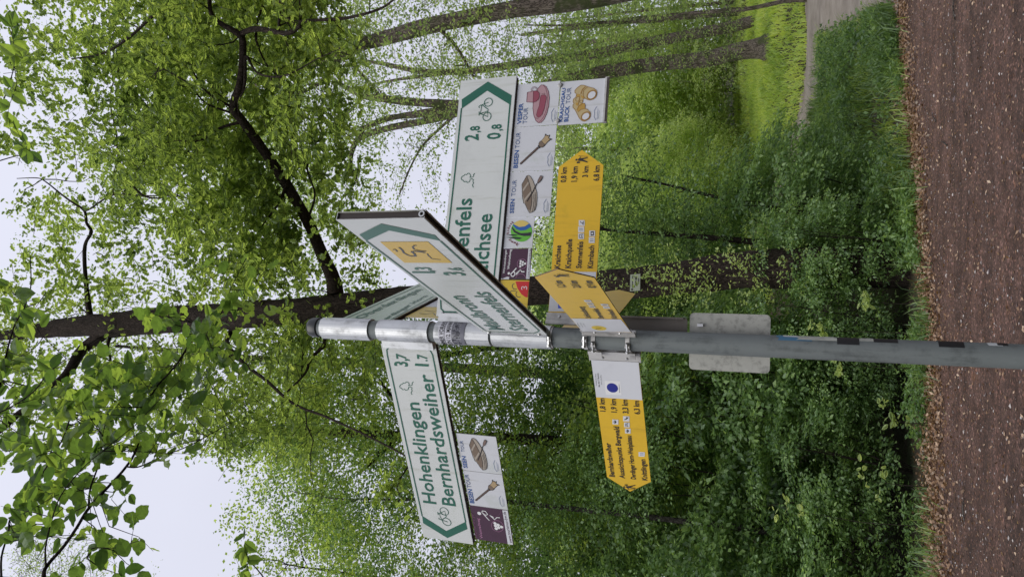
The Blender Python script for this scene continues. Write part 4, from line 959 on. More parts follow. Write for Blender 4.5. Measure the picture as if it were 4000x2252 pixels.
# small plate behind the pole, seen from its back
f_ = FR['yR']; FR['B'] = dict(dr=np.array([1., 0, 0]), n=np.array([0, -1., 0]), t=np.array([1., 0, 0]), zt=0, b=POLE+np.array([0, .036, 0])); FR['P'] = dict(FR['B'], b=POLE)
bk = tagp(empty('small_sign', (PX, PY+.04, 1.77)), 'small rounded sign seen from its blotchy grey back, lowest behind the pole', 'sign')
def rrect(u0, u1, z0, z1, r_, n_=5):
    o = []
    for cx, cz, a0 in ((u1-r_, z1-r_, 0), (u0+r_, z1-r_, 90), (u0+r_, z0+r_, 180), (u1-r_, z0+r_, 270)):
        for i in range(n_): a = R(a0+90*i/(n_-1)); o.append((cx+r_*math.cos(a), cz+r_*math.sin(a)))
    return o
outline_plate('B', rrect(-.077, .083, 1.668, 1.884, .012), -.003, 0, 'plate', [M_BACK], bk)
boxes('B', [(.045, .053, 1.846, 1.862, 0, .010)], 'bolt', M_STEEL, bk)
boxes('B', [(-.03, -.012, 1.70, 1.705, .0, .004), (-.028, -.018, 1.72, 1.724, 0, .001)], 'scratch', M_DARK, bk)
b2 = tagp(empty('sign_backing', (PX+.04, PY+.04, 1.97)), 'narrow brownish sign back between the yellow signs and the rounded plate, mostly behind the pole', 'sign')
outline_plate('B', rrect(-.02, .069, 1.890, 2.095, .010), .001, .004, 'plate', [paint('brown_back', (.12, .105, .09), .6, .2)], b2)
boxes('B', [(.064, .069, 1.90, 2.09, .004, .014)], 'folded_edge', paint('brown_back', (.12, .105, .09), .6, .2), b2)

SUN_L = .806
def cycle_sign(k, label, u_near, u_far, screws, uscr=(.062,)):
    f_ = FR[k]; zt = f_['zt']; zb = zt-.2; sgn = 1 if f_['t'] @ f_['dr'] > 0 else -1
    U0, U1 = (u_near, u_far) if sgn > 0 else (-u_far, -u_near)
    lo, hi = min(U0, U1), max(U0, U1)
    rt_ = tagp(empty('direction_sign', tuple(P3(k, sgn*u_near, (zt+zb)/2))), label, 'sign', 'white and green cycle direction signs')
    fp = outline_plate(k, [(lo, zb), (hi, zb), (hi, zt), (lo, zt)], -.0015, 0, 'front_panel', [M_WHITE, M_ALU2], rt_)
    outline_plate(k, [(lo, zb), (hi, zb), (hi, zt), (lo, zt)], -.0180, -.0165, 'back_panel', [M_BACK], rt_)
    far = hi if sgn > 0 else lo; e = .004*sgn
    cp_ = boxes(k, [(lo+.004, hi-.004, zb+.003, zt-.003, -.0165, -.0015)], 'core_profile', M_DARK, rt_)
    boxes(k, [(lo, hi, zb-.0012, zb+.0002, -.0185, -.0150), (lo, hi, zb-.0012, zb+.0002, -.0035, -.0002), (lo, hi, zt, zt+.0012, -.018, 0)], 'edge_profile', M_ALU, rt_)
    # screw channel at the lower far corner
    c = P3(k, far+(.0005 if sgn > 0 else -.0005), zb+.006, -.009); V = []; F = []; n_ = 14
    for r_, d_ in ((.0065, -.003), (.0065, .001), (.0038, .001), (.0038, -.003)):
        for i in range(n_): a = 2*math.pi*i/n_; V.append(c + f_['n']*r_*math.cos(a) + np.array([0, 0, r_*math.sin(a)]) + f_['dr']*d_)
    for j in range(3):
        for i in range(n_): F.append((j*n_+i, j*n_+(i+1) % n_, (j+1)*n_+(i+1) % n_, (j+1)*n_+i))
    mesh_np('screw_channel', V, F, M_ALU, cp_)
    for z in screws: screw(k, sgn*uscr[0], z, .0002, .0052, 'screw', M_STEEL, fp)
    sleeve_mesh(k, zb+.002, zt-.012, 'clamp_sleeve', M_ALU, rt_)
    return rt_
TH = {}
TH['R'] = cycle_sign('R', 'white cycle sign with half covered words and four picture plaques beneath it', .052, .856, (2.652,))
TH['Lc'] = cycle_sign('Lc', 'white cycle sign to Hohenklingen and Bernhardsweiher with a green arrow', .051, .857, (2.863, 2.711))
TH['M'] = cycle_sign('M', 'white cycle sign to Maulbronn jutting towards the viewer, yellow scribbled sticker on it', .059, .868, (2.459, 2.300))
TH['O'] = cycle_sign('O', 'white cycle sign to Oberderdingen, topmost and pointing away behind the pole', .052, .856, (3.08, 2.92))
outline_plate('O', [(.052, 2.8994), (.856, 2.8994), (.856, 3.0994), (.052, 3.0994)], .0002, .0006, 'reflective_sheet', [paint('sheet_green_tint', (.50, .60, .50), .22, .04)], TH['O'])

def yellow_sign(k, label, L, white=True):
    f_ = FR[k]; zt = f_['zt']; h_ = .1425; zb = zt-h_; sgn = 1 if f_['t'] @ f_['dr'] > 0 else -1
    rt_ = tagp(empty('hiking_sign', tuple(P3(k, sgn*.075, (zt+zb)/2))), label, 'sign', 'yellow hiking direction signs')
    u0 = sgn*.0745; u1 = sgn*(.0745+L); tip = sgn*(.0745+L+.052)
    pts = [(u0, zb), (u1, zb), (tip, (zt+zb)/2), (u1, zt), (u0, zt)]
    if sgn < 0: pts = pts[::-1]
    outline_plate(k, pts, -.003, 0, 'panel', [M_YELLOW, paint('panel_edge', (.10, .055, .03), .5)], rt_)
    a, b = sorted((sgn*.046, sgn*.0745)); bz = (zb-.006, zt+.006)
    ms1 = boxes(k, [(a, b, bz[0], bz[1], -.0045, -.0005), (*sorted((sgn*.040, sgn*.050)), bz[0], bz[1], -.014, .0045)], 'mounting_strip', M_ALU2, rt_)
    for z in (zt-.035, zb+.035):
        screw(k, sgn*.063, z, -.0004, .0042, 'screw', M_STEEL, ms1)
    return rt_
TH['yR'] = yellow_sign('yR', 'yellow hiking sign to Kraichsee, Kraichquelle, Sternenfels and Kürnbach', .455)
TH['yL'] = yellow_sign('yL', 'yellow hiking sign to Bernhardsweiher and Knittlingen, white field with blue dot', .455)
TH['yM'] = yellow_sign('yM', 'yellow hiking sign jutting towards the viewer, glare blurred text and a small yellow disc', .432)
TH['yO'] = yellow_sign('yO', 'yellow hiking sign mostly hidden, only its tip shows behind the jutting one', .452)
# worm drive clamps
def clamp(z, ang, parent, r_=.0322):
    cb = cyl_patch(z-.006, z+.006, 0, 360, r_, 'clamp_band', M_ALU2, parent, 36)
    a = R(ang); d = np.array([math.cos(a), math.sin(a), 0]); s_ = np.array([-d[1], d[0], 0]); c = POLE+d*(r_+.004)+np.array([0, 0, z])
    V, F = tube([c-s_*.016, c+s_*.012], [.0042, .0042], 8); V2, F2 = tube([c-s_*.020, c-s_*.014], [.0066, .0066], 6)
    mesh_np('clamp_bolt', np.concatenate([V, V2]), np.concatenate([F, F2+len(V)]), M_STEEL, cb)
    V, F = tube([c+np.array([0, 0, -.007])-d*.002, c+np.array([0, 0, .007])-d*.002], [.006, .006], 6); mesh_np('clamp_lug', V, F, M_ALU2, cb)
clamp(2.279, -100, TH['yR']); clamp(2.172, -96, TH['yR'], .0324)
clamp(2.147, -118, TH['yM'], .0322); clamp(2.047, -118, TH['yM'], .0322)
def lbr(k, z, parent):
    f_ = FR[k]; sgn = 1 if f_['t'] @ f_['dr'] > 0 else -1
    boxes(k, [(*sorted((sgn*.030, sgn*.050)), z-.004, z+.004, .001, .022), (*sorted((sgn*.030, sgn*.050)), z-.012, z-.004, .018, .022)], 'bracket_arm', M_ALU2, parent)
for z in (2.140, 2.042): lbr('yL', z, TH['yL'])

# ---- route plaques hung under the signs
PLQ = {  # key: (sign, u0, u1, z_top, z_bottom, material, label)
 'SEEN': ('R', .3765, .5265, 2.4655, 2.321, 'white', 'white plaque with rowing boat, next to a broom plaque and the round emblem'),
 'BESEN': ('R', .5275, .6775, 2.4655, 2.321, 'white', 'white plaque with broom between a boat plaque and the red meal plaque'),
 'VESPER': ('R', .6785, .8285, 2.4655, 2.321, 'white', 'white plaque with red mug and sausage on a plate under the sign tip'),
 'BLICK': ('R', .6755, .8235, 2.318, 2.172, 'white', 'white plaque with yellow binoculars, hung beneath the red meal plaque'),
 'KRAICH': ('R', .276, .3755, 2.4655, 2.370, 'white', 'small white plaque with round green, blue and yellow landscape emblem'),
 'WEIN': ('R', .178, .275, 2.4655, 2.370, 'purple', 'small purple plaque with cyclist and grapes between emblem and yellow plaque'),
 'DREI': ('R', .052, .174, 2.4655, 2.370, 'yellow', 'small yellow plaque with red corner and number 3 nearest the pole'),
 'SEENL': ('Lc', -.5355, -.3845, 2.669, 2.5235, 'white', 'white plaque with rowing boat under the Hohenklingen cycle sign'),
 'BESENL': ('Lc', -.6845, -.5365, 2.669, 2.5235, 'white', 'white plaque with broom between a boat plaque and the larger purple plaque'),
 'WEINL': ('Lc', -.8375, -.6855, 2.669, 2.5235, 'purple', 'larger purple plaque with cyclist and grapes at the Hohenklingen sign tip'),
 'GELB': ('O', .195, .345, 2.889, 2.745, 'yellow', 'yellow scribbled plaque under the sign that points away'),
 'WEISS': ('O', .347, .497, 2.889, 2.745, 'white', 'plain white plaque under the sign that points away, beside the yellow one'),
}
PM = {'white': paint('plaque_white', (.58, .59, .62), .3, .05), 'purple': paint('plaque_purple', (.050, .010, .032), .25, .08), 'yellow': paint('plaque_yellow', (.60, .43, .03), .3, .06)}
for q, (k, u0, u1, zt, zb, mt, lab) in PLQ.items():
    rt_ = tagp(empty('route_plaque', tuple(P3(k, (u0+u1)/2, zt))), lab, 'plaque', 'square route plaques under the cycle signs'); TH['#'+q] = rt_
    outline_plate(k, [(u0+.0004, zb), (u1-.0004, zb), (u1-.0004, zt), (u0+.0004, zt)], -.0105, -.008, 'plate', [PM[mt], M_ALU2], rt_)
POFF = -.008
rb = TH['#BLICK']
boxes('R', [(.674, .825, 2.160, 2.172, -.013, -.004)], 'bottom_rail', M_ALU2, rb)
boxes('R', [(.676, .823, 2.1605, 2.166, -.004, -.0036)], 'rail_groove', M_DARK, rb)
for u in (.690, .812): screw('R', u, 2.320, -.0078, .008, 'holding_disc', M_ALU2, rb)
for k in ('R', 'Lc'):
    a, b = (.054, .83) if k == 'R' else (-.84, -.384)
    z = FR[k]['zt']-.2
    boxes(k, [(a, b, z-.0045, z-.0014, -.0135, -.0045)], 'hanging_rail', M_DARK, TH[k])
# white split field behind the '3' plaque edge
mesh = flat('R', [[(.176, 2.4655), (.184, 2.445), (.184, 2.438), (.176, 2.438)]], -.0079, 'bent_corner', [PM['white']], TH['#DREI'])

# ---- lettering and pictures
ART = [
('P','R','arrow','green',1,((0.7879,2.6617),(0.844,2.5719),(0.7879,2.4823),(0.7533,2.4821),(0.8117,2.5712),(0.7547,2.6578))),
('K','R','border_line','green',2,0.0045,((0.7568,2.6596),(0.543,2.659))),
('K','R','border_line','green',2,0.0045,((0.7555,2.4852),(0.5351,2.4839))),
('K','R','border_line','green',2,0.0045,((0.543,2.659),(0.1092,2.6636),(0.0761,2.658),(0.0665,2.646),(0.0665,2.5001))),
('K','R','border_line','green',2,0.0045,((0.5351,2.4839),(0.1739,2.4856),(0.0845,2.489),(0.0665,2.5001))),
('T','R','lettering','green','2',(0.6377,2.586),(0.6603,2.5898),0.0483,1),
('T','R','lettering','green',',8',(0.6655,2.5858),(0.689,2.5861),0.0339,1),
('T','R','lettering','green','0',(0.6386,2.5079),(0.6611,2.5101),0.0477,1),
('T','R','lettering','green',',8',(0.666,2.5073),(0.6898,2.5088),0.0351,1),
('T','R','lettering','green','Sternenfels',(0.1214,2.5806),(0.4401,2.5879),0.0538,0.6),
('T','R','lettering','green','Kraichsee',(0.125,2.5097),(0.3862,2.5113),0.0526,0.6),
('K','R','tree_symbol','green',2,0.0022,((0.5118,2.604),(0.5136,2.6008),(0.5208,2.6023),(0.5255,2.6075),(0.5263,2.6109),(0.521,2.6164),(0.5226,2.6213),(0.5181,2.6256),(0.5168,2.6308),(0.5099,2.6341),(0.5046,2.6322),(0.5025,2.6266),(0.4979,2.6234),(0.4964,2.6185),(0.4989,2.6161),(0.4941,2.6102),(0.4952,2.605),(0.4996,2.6017),(0.5053,2.6017),(0.5057,2.5953),(0.5029,2.5886),(0.4979,2.5912),(0.492,2.5879),(0.4845,2.5911),(0.4764,2.5869))),
('K','R','tree_symbol','green',2,0.0022,((0.5118,2.604),(0.5112,2.5952),(0.5145,2.5896),(0.5197,2.5914),(0.525,2.5873))),
('C','R','bicycle_symbol','green',2,0.0024,(0.7697,2.563),0.0144),
('C','R','bicycle_symbol','green',2,0.0024,(0.7195,2.5631),0.0145),
('K','R','bicycle_symbol','green',2,0.0026,((0.7697,2.563),(0.7623,2.5859),(0.7313,2.5879),(0.7393,2.562),(0.7437,2.5607),(0.7622,2.5846))),
('K','R','bicycle_symbol','green',2,0.0026,((0.7313,2.5879),(0.7189,2.5607),(0.7405,2.5619))),
('K','R','bicycle_symbol','green',2,0.0026,((0.7353,2.5756),(0.7313,2.5879))),
('K','R','bicycle_symbol','green',2,0.0026,((0.7392,2.5933),(0.7254,2.5919))),
('K','R','bicycle_symbol','green',2,0.0026,((0.7316,2.5917),(0.7313,2.5879))),
('K','R','bicycle_symbol','green',2,0.0026,((0.7518,2.5945),(0.7581,2.5957),(0.761,2.5909),(0.7623,2.5854))),
('P','Lc','arrow','green',1,((-0.7573,2.8676),(-0.7901,2.8705),(-0.8442,2.7805),(-0.7877,2.6911),(-0.7555,2.6926),(-0.8116,2.7799))),
('K','Lc','border_line','green',2,0.0045,((-0.7577,2.868),(-0.0922,2.866),(-0.0729,2.8636),(-0.0628,2.8527),(-0.062,2.7243),(-0.0655,2.7018),(-0.0829,2.6959),(-0.7584,2.6931))),
('T','Lc','lettering','green','3,',(-0.1322,2.7981),(-0.1028,2.7925),0.05,1),
('T','Lc','lettering','green','7',(-0.1044,2.7976),(-0.0846,2.7961),0.0362,1),
('T','Lc','lettering','green','1',(-0.1314,2.7207),(-0.1181,2.7181),0.0488,1),
('T','Lc','lettering','green','.7',(-0.1078,2.72),(-0.0835,2.7173),0.0362,1),
('T','Lc','lettering','green','Hohenklingen',(-0.6942,2.7983),(-0.2694,2.7838),0.053,0.6),
('T','Lc','lettering','green','Bernhardsweiher',(-0.6916,2.7209),(-0.1575,2.7132),0.053,0.6),
('K','Lc','tree_symbol','green',2,0.0022,((-0.2046,2.8109),(-0.2023,2.8068),(-0.195,2.806),(-0.1907,2.8102),(-0.1903,2.8137),(-0.1965,2.8216),(-0.1954,2.8264),(-0.2006,2.8326),(-0.2026,2.8389),(-0.2104,2.8449),(-0.2156,2.8446),(-0.2172,2.8391),(-0.2217,2.8371),(-0.2227,2.8322),(-0.2198,2.8286),(-0.224,2.8237),(-0.2222,2.8175),(-0.2172,2.8124),(-0.2111,2.8105),(-0.2099,2.8033),(-0.2121,2.7968),(-0.2177,2.8013),(-0.2235,2.7996),(-0.2319,2.8057),(-0.24,2.8037))),
('K','Lc','tree_symbol','green',2,0.0022,((-0.2046,2.8109),(-0.2041,2.8014),(-0.2001,2.7941),(-0.1948,2.7945),(-0.1888,2.7882))),
('C','Lc','bicycle_symbol','green',2,0.0024,(-0.7681,2.7702),0.0168),
('C','Lc','bicycle_symbol','green',2,0.0024,(-0.7215,2.7716),0.0166),
('K','Lc','bicycle_symbol','green',2,0.0026,((-0.7682,2.7659),(-0.7631,2.7893),(-0.7339,2.7948),(-0.7393,2.7686),(-0.7434,2.7667),(-0.7629,2.788))),
('K','Lc','bicycle_symbol','green',2,0.0026,((-0.7339,2.7948),(-0.72,2.7698),(-0.7405,2.7683))),
('K','Lc','bicycle_symbol','green',2,0.0026,((-0.7418,2.7992),(-0.7286,2.7994))),
('K','Lc','bicycle_symbol','green',2,0.0026,((-0.7345,2.7986),(-0.7339,2.7948))),
('K','Lc','bicycle_symbol','green',2,0.0026,((-0.7538,2.799),(-0.7599,2.7994),(-0.7622,2.7943),(-0.763,2.7888))),
('P','M','arrow','green',1,((0.7943,2.4681),(0.8473,2.3849),(0.7871,2.2925),(0.7569,2.2939),(0.8137,2.3851),(0.7604,2.4709))),
('K','M','border_line','green',2,0.0045,((0.7604,2.4709),(0.0899,2.4645),(0.0716,2.461),(0.0723,2.3136),(0.0847,2.2993),(0.1018,2.2875),(0.7569,2.2943))),
('T','M','lettering','green','Maulbronn',(0.0938,2.3954),(0.3997,2.3956),0.0507,0.6),
('T','M','lettering','green','Sternenfels',(0.0944,2.3228),(0.4341,2.3134),0.0527,0.6),
('T','M','lettering','green','3',(0.551,2.3236),(0.5734,2.3242),0.054,1),
('T','M','lettering','green','.6',(0.5781,2.317),(0.6017,2.316),0.0359,1),
('T','M','lettering','green','1',(0.5574,2.4001),(0.5749,2.3966),0.0589,1),
('T','M','lettering','green',',3',(0.5749,2.3986),(0.6024,2.3955),0.0419,1),
('P','M','yellow_sticker','yellow_st',1,((0.7547,2.4399),(0.7535,2.325),(0.6315,2.3236),(0.6317,2.4453))),
('K','M','yellow_sticker','graffiti',3,0.004,((0.7107,2.4317),(0.7144,2.4249),(0.7069,2.4255),(0.6998,2.427))),
('K','M','yellow_sticker','graffiti',3,0.005,((0.7249,2.4092),(0.7078,2.4097),(0.6926,2.4143),(0.6804,2.4112),(0.6737,2.4064))),
('K','M','yellow_sticker','graffiti',3,0.006,((0.6737,2.4064),(0.6737,2.3946),(0.6886,2.3905),(0.6995,2.3914),(0.7022,2.3836),(0.6994,2.3711),(0.6934,2.3603))),
('K','M','yellow_sticker','graffiti',3,0.004,((0.7347,2.3612),(0.7348,2.3668),(0.7261,2.3752),(0.7129,2.3781),(0.7064,2.3699),(0.702,2.3538))),
('K','M','yellow_sticker','graffiti',3,0.003,((0.6885,2.3581),(0.6775,2.3612),(0.658,2.3613),(0.6524,2.343))),
('T','O','lettering','green','Oberderdingen',(0.1251,3.0183),(0.5877,3.0203),0.0403,0.6),
('T','O','lettering','green','Derdinger Horn',(0.0813,2.9153),(0.481,2.9426),0.0258,0.6),
('K','O','border_line','green',2,0.0045,((0.6601,3.0765),(0.1078,3.0824))),
('K','O','border_line','green',2,0.0045,((0.4677,2.9158),(0.1244,2.9046))),
('T','yR','lettering','black_p','Kraichsee',(0.2097,2.2723),(0.2805,2.2733),0.0173,1),
('T','yR','lettering','black_p','Kraichquelle',(0.2099,2.2381),(0.2999,2.2396),0.0174,1),
('T','yR','lettering','black_p','Sternenfels',(0.2101,2.2049),(0.2921,2.2048),0.0165,1),
('T','yR','lettering','black_p','Kürnbach',(0.2103,2.1699),(0.2793,2.1697),0.0164,1),
('T','yR','lettering','black_p','0,8 km',(0.4793,2.272),(0.5284,2.2722),0.0172,1),
('T','yR','lettering','black_p','1,9 km',(0.4802,2.237),(0.5289,2.2374),0.018,1),
('T','yR','lettering','black_p','3 km',(0.4934,2.2034),(0.5289,2.2032),0.0169,1),
('T','yR','lettering','black_p','6,8 km',(0.48,2.1676),(0.5288,2.1682),0.0176,1),
('P','yR','amenity_icon','white_p',1,((0.3178,2.2216),(0.3176,2.2034),(0.2996,2.2022),(0.2997,2.2204))),
('P','yR','amenity_icon','white_p',1,((0.3381,2.223),(0.3378,2.2041),(0.3206,2.203),(0.3208,2.2218))),
('P','yR','amenity_icon','white_p',1,((0.3587,2.2222),(0.3583,2.2039),(0.3402,2.2027),(0.3405,2.221))),
('P','yR','amenity_icon','white_p',1,((0.3054,2.1875),(0.3052,2.1696),(0.2873,2.1684),(0.2875,2.1864))),
('P','yR','amenity_icon','white_p',1,((0.3255,2.1876),(0.3253,2.1696),(0.3076,2.1685),(0.3078,2.1865))),
('K','yR','amenity_icon','black_p',2,0.0014,((0.332,2.2188),(0.3318,2.2075))),
('K','yR','amenity_icon','black_p',2,0.0014,((0.3268,2.2184),(0.3267,2.2071))),
('K','yR','amenity_icon','black_p',2,0.0014,((0.2991,2.1835),(0.299,2.1728))),
('K','yR','amenity_icon','black_p',2,0.0014,((0.2937,2.1832),(0.2936,2.1724))),
('K','yR','amenity_icon','black_p',2,0.0014,((0.3132,2.2177),(0.3152,2.2057))),
('K','yR','amenity_icon','black_p',2,0.0014,((0.3042,2.2171),(0.3017,2.2048))),
('K','yR','amenity_icon','black_p',2,0.0016,((0.3138,2.2177),(0.3036,2.217))),
('K','yR','amenity_icon','black_p',2,0.001,((0.3138,2.2131),(0.3035,2.2064))),
('K','yR','amenity_icon','black_p',2,0.001,((0.3036,2.2125),(0.3137,2.2071))),
('K','yR','amenity_icon','black_p',2,0.0016,((0.3554,2.2077),(0.3433,2.2069))),
('K','yR','amenity_icon','black_p',2,0.0018,((0.3546,2.2173),(0.3494,2.2133),(0.3518,2.2105),(0.3448,2.21))),
('P','yR','amenity_icon','black_p',2,((0.3225,2.1826),(0.3232,2.1731),(0.3103,2.1723),(0.3099,2.1818))),
('C','yR','amenity_icon','white_p',3,0,(0.3164,2.1774),0.003),
('C','yR','hiker_symbol','black_p',2,0,(0.5504,2.2426),0.0031),
('P','yR','hiker_symbol','black_p',2,((0.5441,2.2406),(0.5443,2.2313),(0.5389,2.231),(0.5388,2.2409))),
('P','yR','hiker_symbol','black_p',2,((0.5518,2.238),(0.5464,2.2361),(0.5455,2.2252),(0.5393,2.2063),(0.5424,2.2065),(0.551,2.2234),(0.5533,2.2072),(0.5565,2.2074),(0.5552,2.2249),(0.5538,2.235))),
('K','yR','hiker_symbol','black_p',2,0.0022,((0.5516,2.2349),(0.5591,2.2292))),
('K','yR','hiker_symbol','black_p',2,0.0012,((0.5626,2.2365),(0.5589,2.2067))),
('P','yR','white_field','white_p',1,((0.1995,2.2955),(0.199,2.1583),(0.0807,2.1595),(0.077,2.2979))),
('P','yR','white_field','blue_p',2,((0.1009,2.2695),(0.1013,2.2524),(0.088,2.2515),(0.0875,2.2686))),
('T','yL','lettering','black_p','Bernhardsweiher',(-0.5253,2.143),(-0.3858,2.1431),0.0173,1),
('T','yL','lettering','black_p','Aussichtspunkt Bergwald',(-0.5268,2.1098),(-0.3166,2.1093),0.017,1),
('T','yL','lettering','black_p','Derdinger Horn-Weinplateau',(-0.5257,2.0738),(-0.3477,2.0733),0.0165,1),
('T','yL','lettering','black_p','Knittlingen',(-0.5253,2.0371),(-0.4384,2.0373),0.0172,1),
('T','yL','lettering','black_p','1,8 km',(-0.2619,2.1455),(-0.2109,2.144),0.017,1),
('T','yL','lettering','black_p','1,9 km',(-0.262,2.1106),(-0.2108,2.1086),0.0172,1),
('T','yL','lettering','black_p','3,3 km',(-0.2625,2.0741),(-0.2102,2.0732),0.0175,1),
('T','yL','lettering','black_p','6,3 km',(-0.2625,2.0394),(-0.2115,2.0381),0.017,1),
('P','yL','white_field','white_p',1,((-0.0725,2.1688),(-0.0728,2.0271),(-0.208,2.0273),(-0.209,2.1684))),
('P','yL','white_field','white_b',2,((-0.1454,2.1355),(-0.1429,2.088),(-0.1942,2.0885),(-0.1957,2.137))),
('C','yL','white_field','blue_d',3,0,(-0.1694,2.1142),0.0171),
('T','yL','lettering','black_p','Kraichgau-Stromberg',(-0.1652,2.1616),(-0.1223,2.1592),0.0037,0),
('T','yL','lettering','black_p','Bei den 7 Buchen',(-0.1692,2.1525),(-0.119,2.1514),0.0045,1),
('T','yL','lettering','black_p','Höhe ü. NN 298 m',(-0.1603,2.1446),(-0.1247,2.1431),0.0036,0),
('K','yL','lettering','black_p',2,0.0015,((-0.186,2.0931),(-0.1539,2.0923))),
('P','yL','amenity_icon','white_p',1,((-0.2896,2.1265),(-0.2889,2.1075),(-0.3079,2.1094),(-0.3087,2.1284))),
('P','yL','amenity_icon','white_p',1,((-0.321,2.09),(-0.3202,2.0724),(-0.3394,2.0741),(-0.3402,2.0918))),
('P','yL','amenity_icon','white_p',1,((-0.2973,2.0908),(-0.2966,2.0733),(-0.3156,2.075),(-0.3163,2.0926))),
('P','yL','amenity_icon','white_p',1,((-0.2735,2.0916),(-0.2727,2.072),(-0.2922,2.0738),(-0.2931,2.0934))),
('P','yL','amenity_icon','white_p',1,((-0.4101,2.0553),(-0.4089,2.0361),(-0.427,2.0376),(-0.4283,2.0569))),
('K','yL','amenity_icon','black_p',2,0.0014,((-0.4159,2.052),(-0.4145,2.0404))),
('K','yL','amenity_icon','black_p',2,0.0014,((-0.4214,2.0524),(-0.4199,2.0408))),
('K','yL','amenity_icon','black_p',2,0.0018,((-0.2983,2.1151),(-0.2993,2.125))),
('K','yL','amenity_icon','black_p',2,0.0018,((-0.2983,2.1151),(-0.2945,2.1221))),
('K','yL','amenity_icon','black_p',2,0.0018,((-0.2983,2.1151),(-0.3036,2.123))),
('K','yL','amenity_icon','black_p',2,0.0018,((-0.2983,2.1151),(-0.2923,2.1188))),
('K','yL','amenity_icon','black_p',2,0.0018,((-0.2983,2.1151),(-0.3052,2.1201))),
('K','yL','amenity_icon','black_p',2,0.0018,((-0.3296,2.079),(-0.3307,2.0888))),
('K','yL','amenity_icon','black_p',2,0.0018,((-0.3296,2.079),(-0.3258,2.0859))),
('K','yL','amenity_icon','black_p',2,0.0018,((-0.3296,2.079),(-0.335,2.0868))),
('K','yL','amenity_icon','black_p',2,0.0018,((-0.3296,2.079),(-0.3236,2.0827))),
('K','yL','amenity_icon','black_p',2,0.0018,((-0.3296,2.079),(-0.3366,2.0839))),
('K','yL','amenity_icon','black_p',2,0.0016,((-0.3006,2.086),(-0.312,2.087))),
('K','yL','amenity_icon','black_p',2,0.0014,((-0.3036,2.0863),(-0.2997,2.0775))),
('K','yL','amenity_icon','black_p',2,0.0014,((-0.3089,2.0868),(-0.3111,2.0785))),
('K','yL','amenity_icon','black_p',2,0.0014,((-0.2982,2.0812),(-0.3134,2.0826))),
('K','yL','amenity_icon','black_p',2,0.003,((-0.2869,2.0883),(-0.2837,2.082),(-0.2764,2.076))),
('K','yL','amenity_icon','black_p',2,0.002,((-0.2837,2.082),(-0.2762,2.0813))),
('C','yL','hiker_symbol','black_p',2,0,(-0.5635,2.1151),0.0031),
('P','yL','hiker_symbol','black_p',2,((-0.5571,2.1129),(-0.5563,2.1033),(-0.5512,2.1028),(-0.5521,2.1131))),
('P','yL','hiker_symbol','black_p',2,((-0.5643,2.1104),(-0.5589,2.1083),(-0.5569,2.097),(-0.5489,2.0774),(-0.5519,2.0776),(-0.562,2.0953),(-0.5625,2.0785),(-0.5655,2.0788),(-0.5661,2.0969),(-0.5659,2.1074))),
('K','yL','hiker_symbol','black_p',2,0.0022,((-0.5638,2.1072),(-0.5704,2.1014))),
('K','yL','hiker_symbol','black_p',2,0.0012,((-0.5746,2.1091),(-0.5678,2.0781))),
('T','yM','lettering','black_p','Schlossberg',(0.2013,2.1103),(0.2969,2.1079),0.0155,1),
('T','yM','lettering','black_p','Sternenfels',(0.2001,2.0761),(0.2842,2.0733),0.0153,1),
('T','yM','lettering','black_p','Kürnbach',(0.2015,2.0395),(0.28,2.038),0.015,1),
('T','yM','lettering','black_p','1,2 km',(0.4407,2.1133),(0.4873,2.1119),0.0194,1),
('T','yM','lettering','black_p','2,8 km',(0.4393,2.0763),(0.4885,2.0754),0.0195,1),
('T','yM','lettering','black_p','8,9 km',(0.441,2.0389),(0.4897,2.0394),0.0191,1),
('P','yM','white_field','white_p',1,((0.194,2.1682),(0.1985,2.0315),(0.0805,2.0268),(0.0734,2.1692))),
('C','yM','white_field','yellow_b',2,0,(0.1119,2.1109),0.021),
('K','yM','white_field','black_p',3,0.003,((0.1192,2.119),(0.1128,2.1032),(0.1005,2.1223))),
('T','yM','lettering','black_p','Kraichgau-Stromberg',(0.1139,2.1642),(0.1536,2.1611),0.0031,0),
('T','yM','lettering','black_p','Bei den 7 Buchen',(0.115,2.1545),(0.1546,2.1522),0.0031,0),
('T','yM','lettering','black_p','Höhe ü. NN 298 m',(0.1176,2.1468),(0.153,2.1439),0.0031,0),
('P','yM','amenity_icon','white_p',1,((0.3513,2.0933),(0.3524,2.0757),(0.3358,2.075),(0.3345,2.0932))),
('K','yM','amenity_icon','black_p',2,0.003,((0.3431,2.09),(0.3439,2.0786))),
('P','yM','amenity_icon','white_p',1,((0.3278,2.092),(0.3289,2.076),(0.314,2.0745),(0.3128,2.0913))),
('K','yM','amenity_icon','black_p',2,0.003,((0.3205,2.0891),(0.3213,2.0777))),
('P','yM','amenity_icon','white_p',1,((0.3072,2.0915),(0.307,2.0769),(0.291,2.0762),(0.2918,2.092))),
('K','yM','amenity_icon','black_p',2,0.003,((0.2988,2.0899),(0.2997,2.0784))),
('P','yM','amenity_icon','white_p',1,((0.3249,2.0569),(0.3228,2.0385),(0.3099,2.0381),(0.3085,2.0569))),
('K','yM','amenity_icon','black_p',2,0.003,((0.3161,2.0532),(0.317,2.0419))),
('P','yM','amenity_icon','white_p',1,((0.303,2.056),(0.3043,2.0393),(0.2869,2.0399),(0.2869,2.0568))),
('K','yM','amenity_icon','black_p',2,0.003,((0.2949,2.0537),(0.2958,2.0423))),
('C','yM','hiker_symbol','black_p',2,0,(0.5202,2.1173),0.0025),
('P','yM','hiker_symbol','black_p',2,((0.5152,2.1164),(0.5159,2.1072),(0.5116,2.1078),(0.5108,2.1176))),
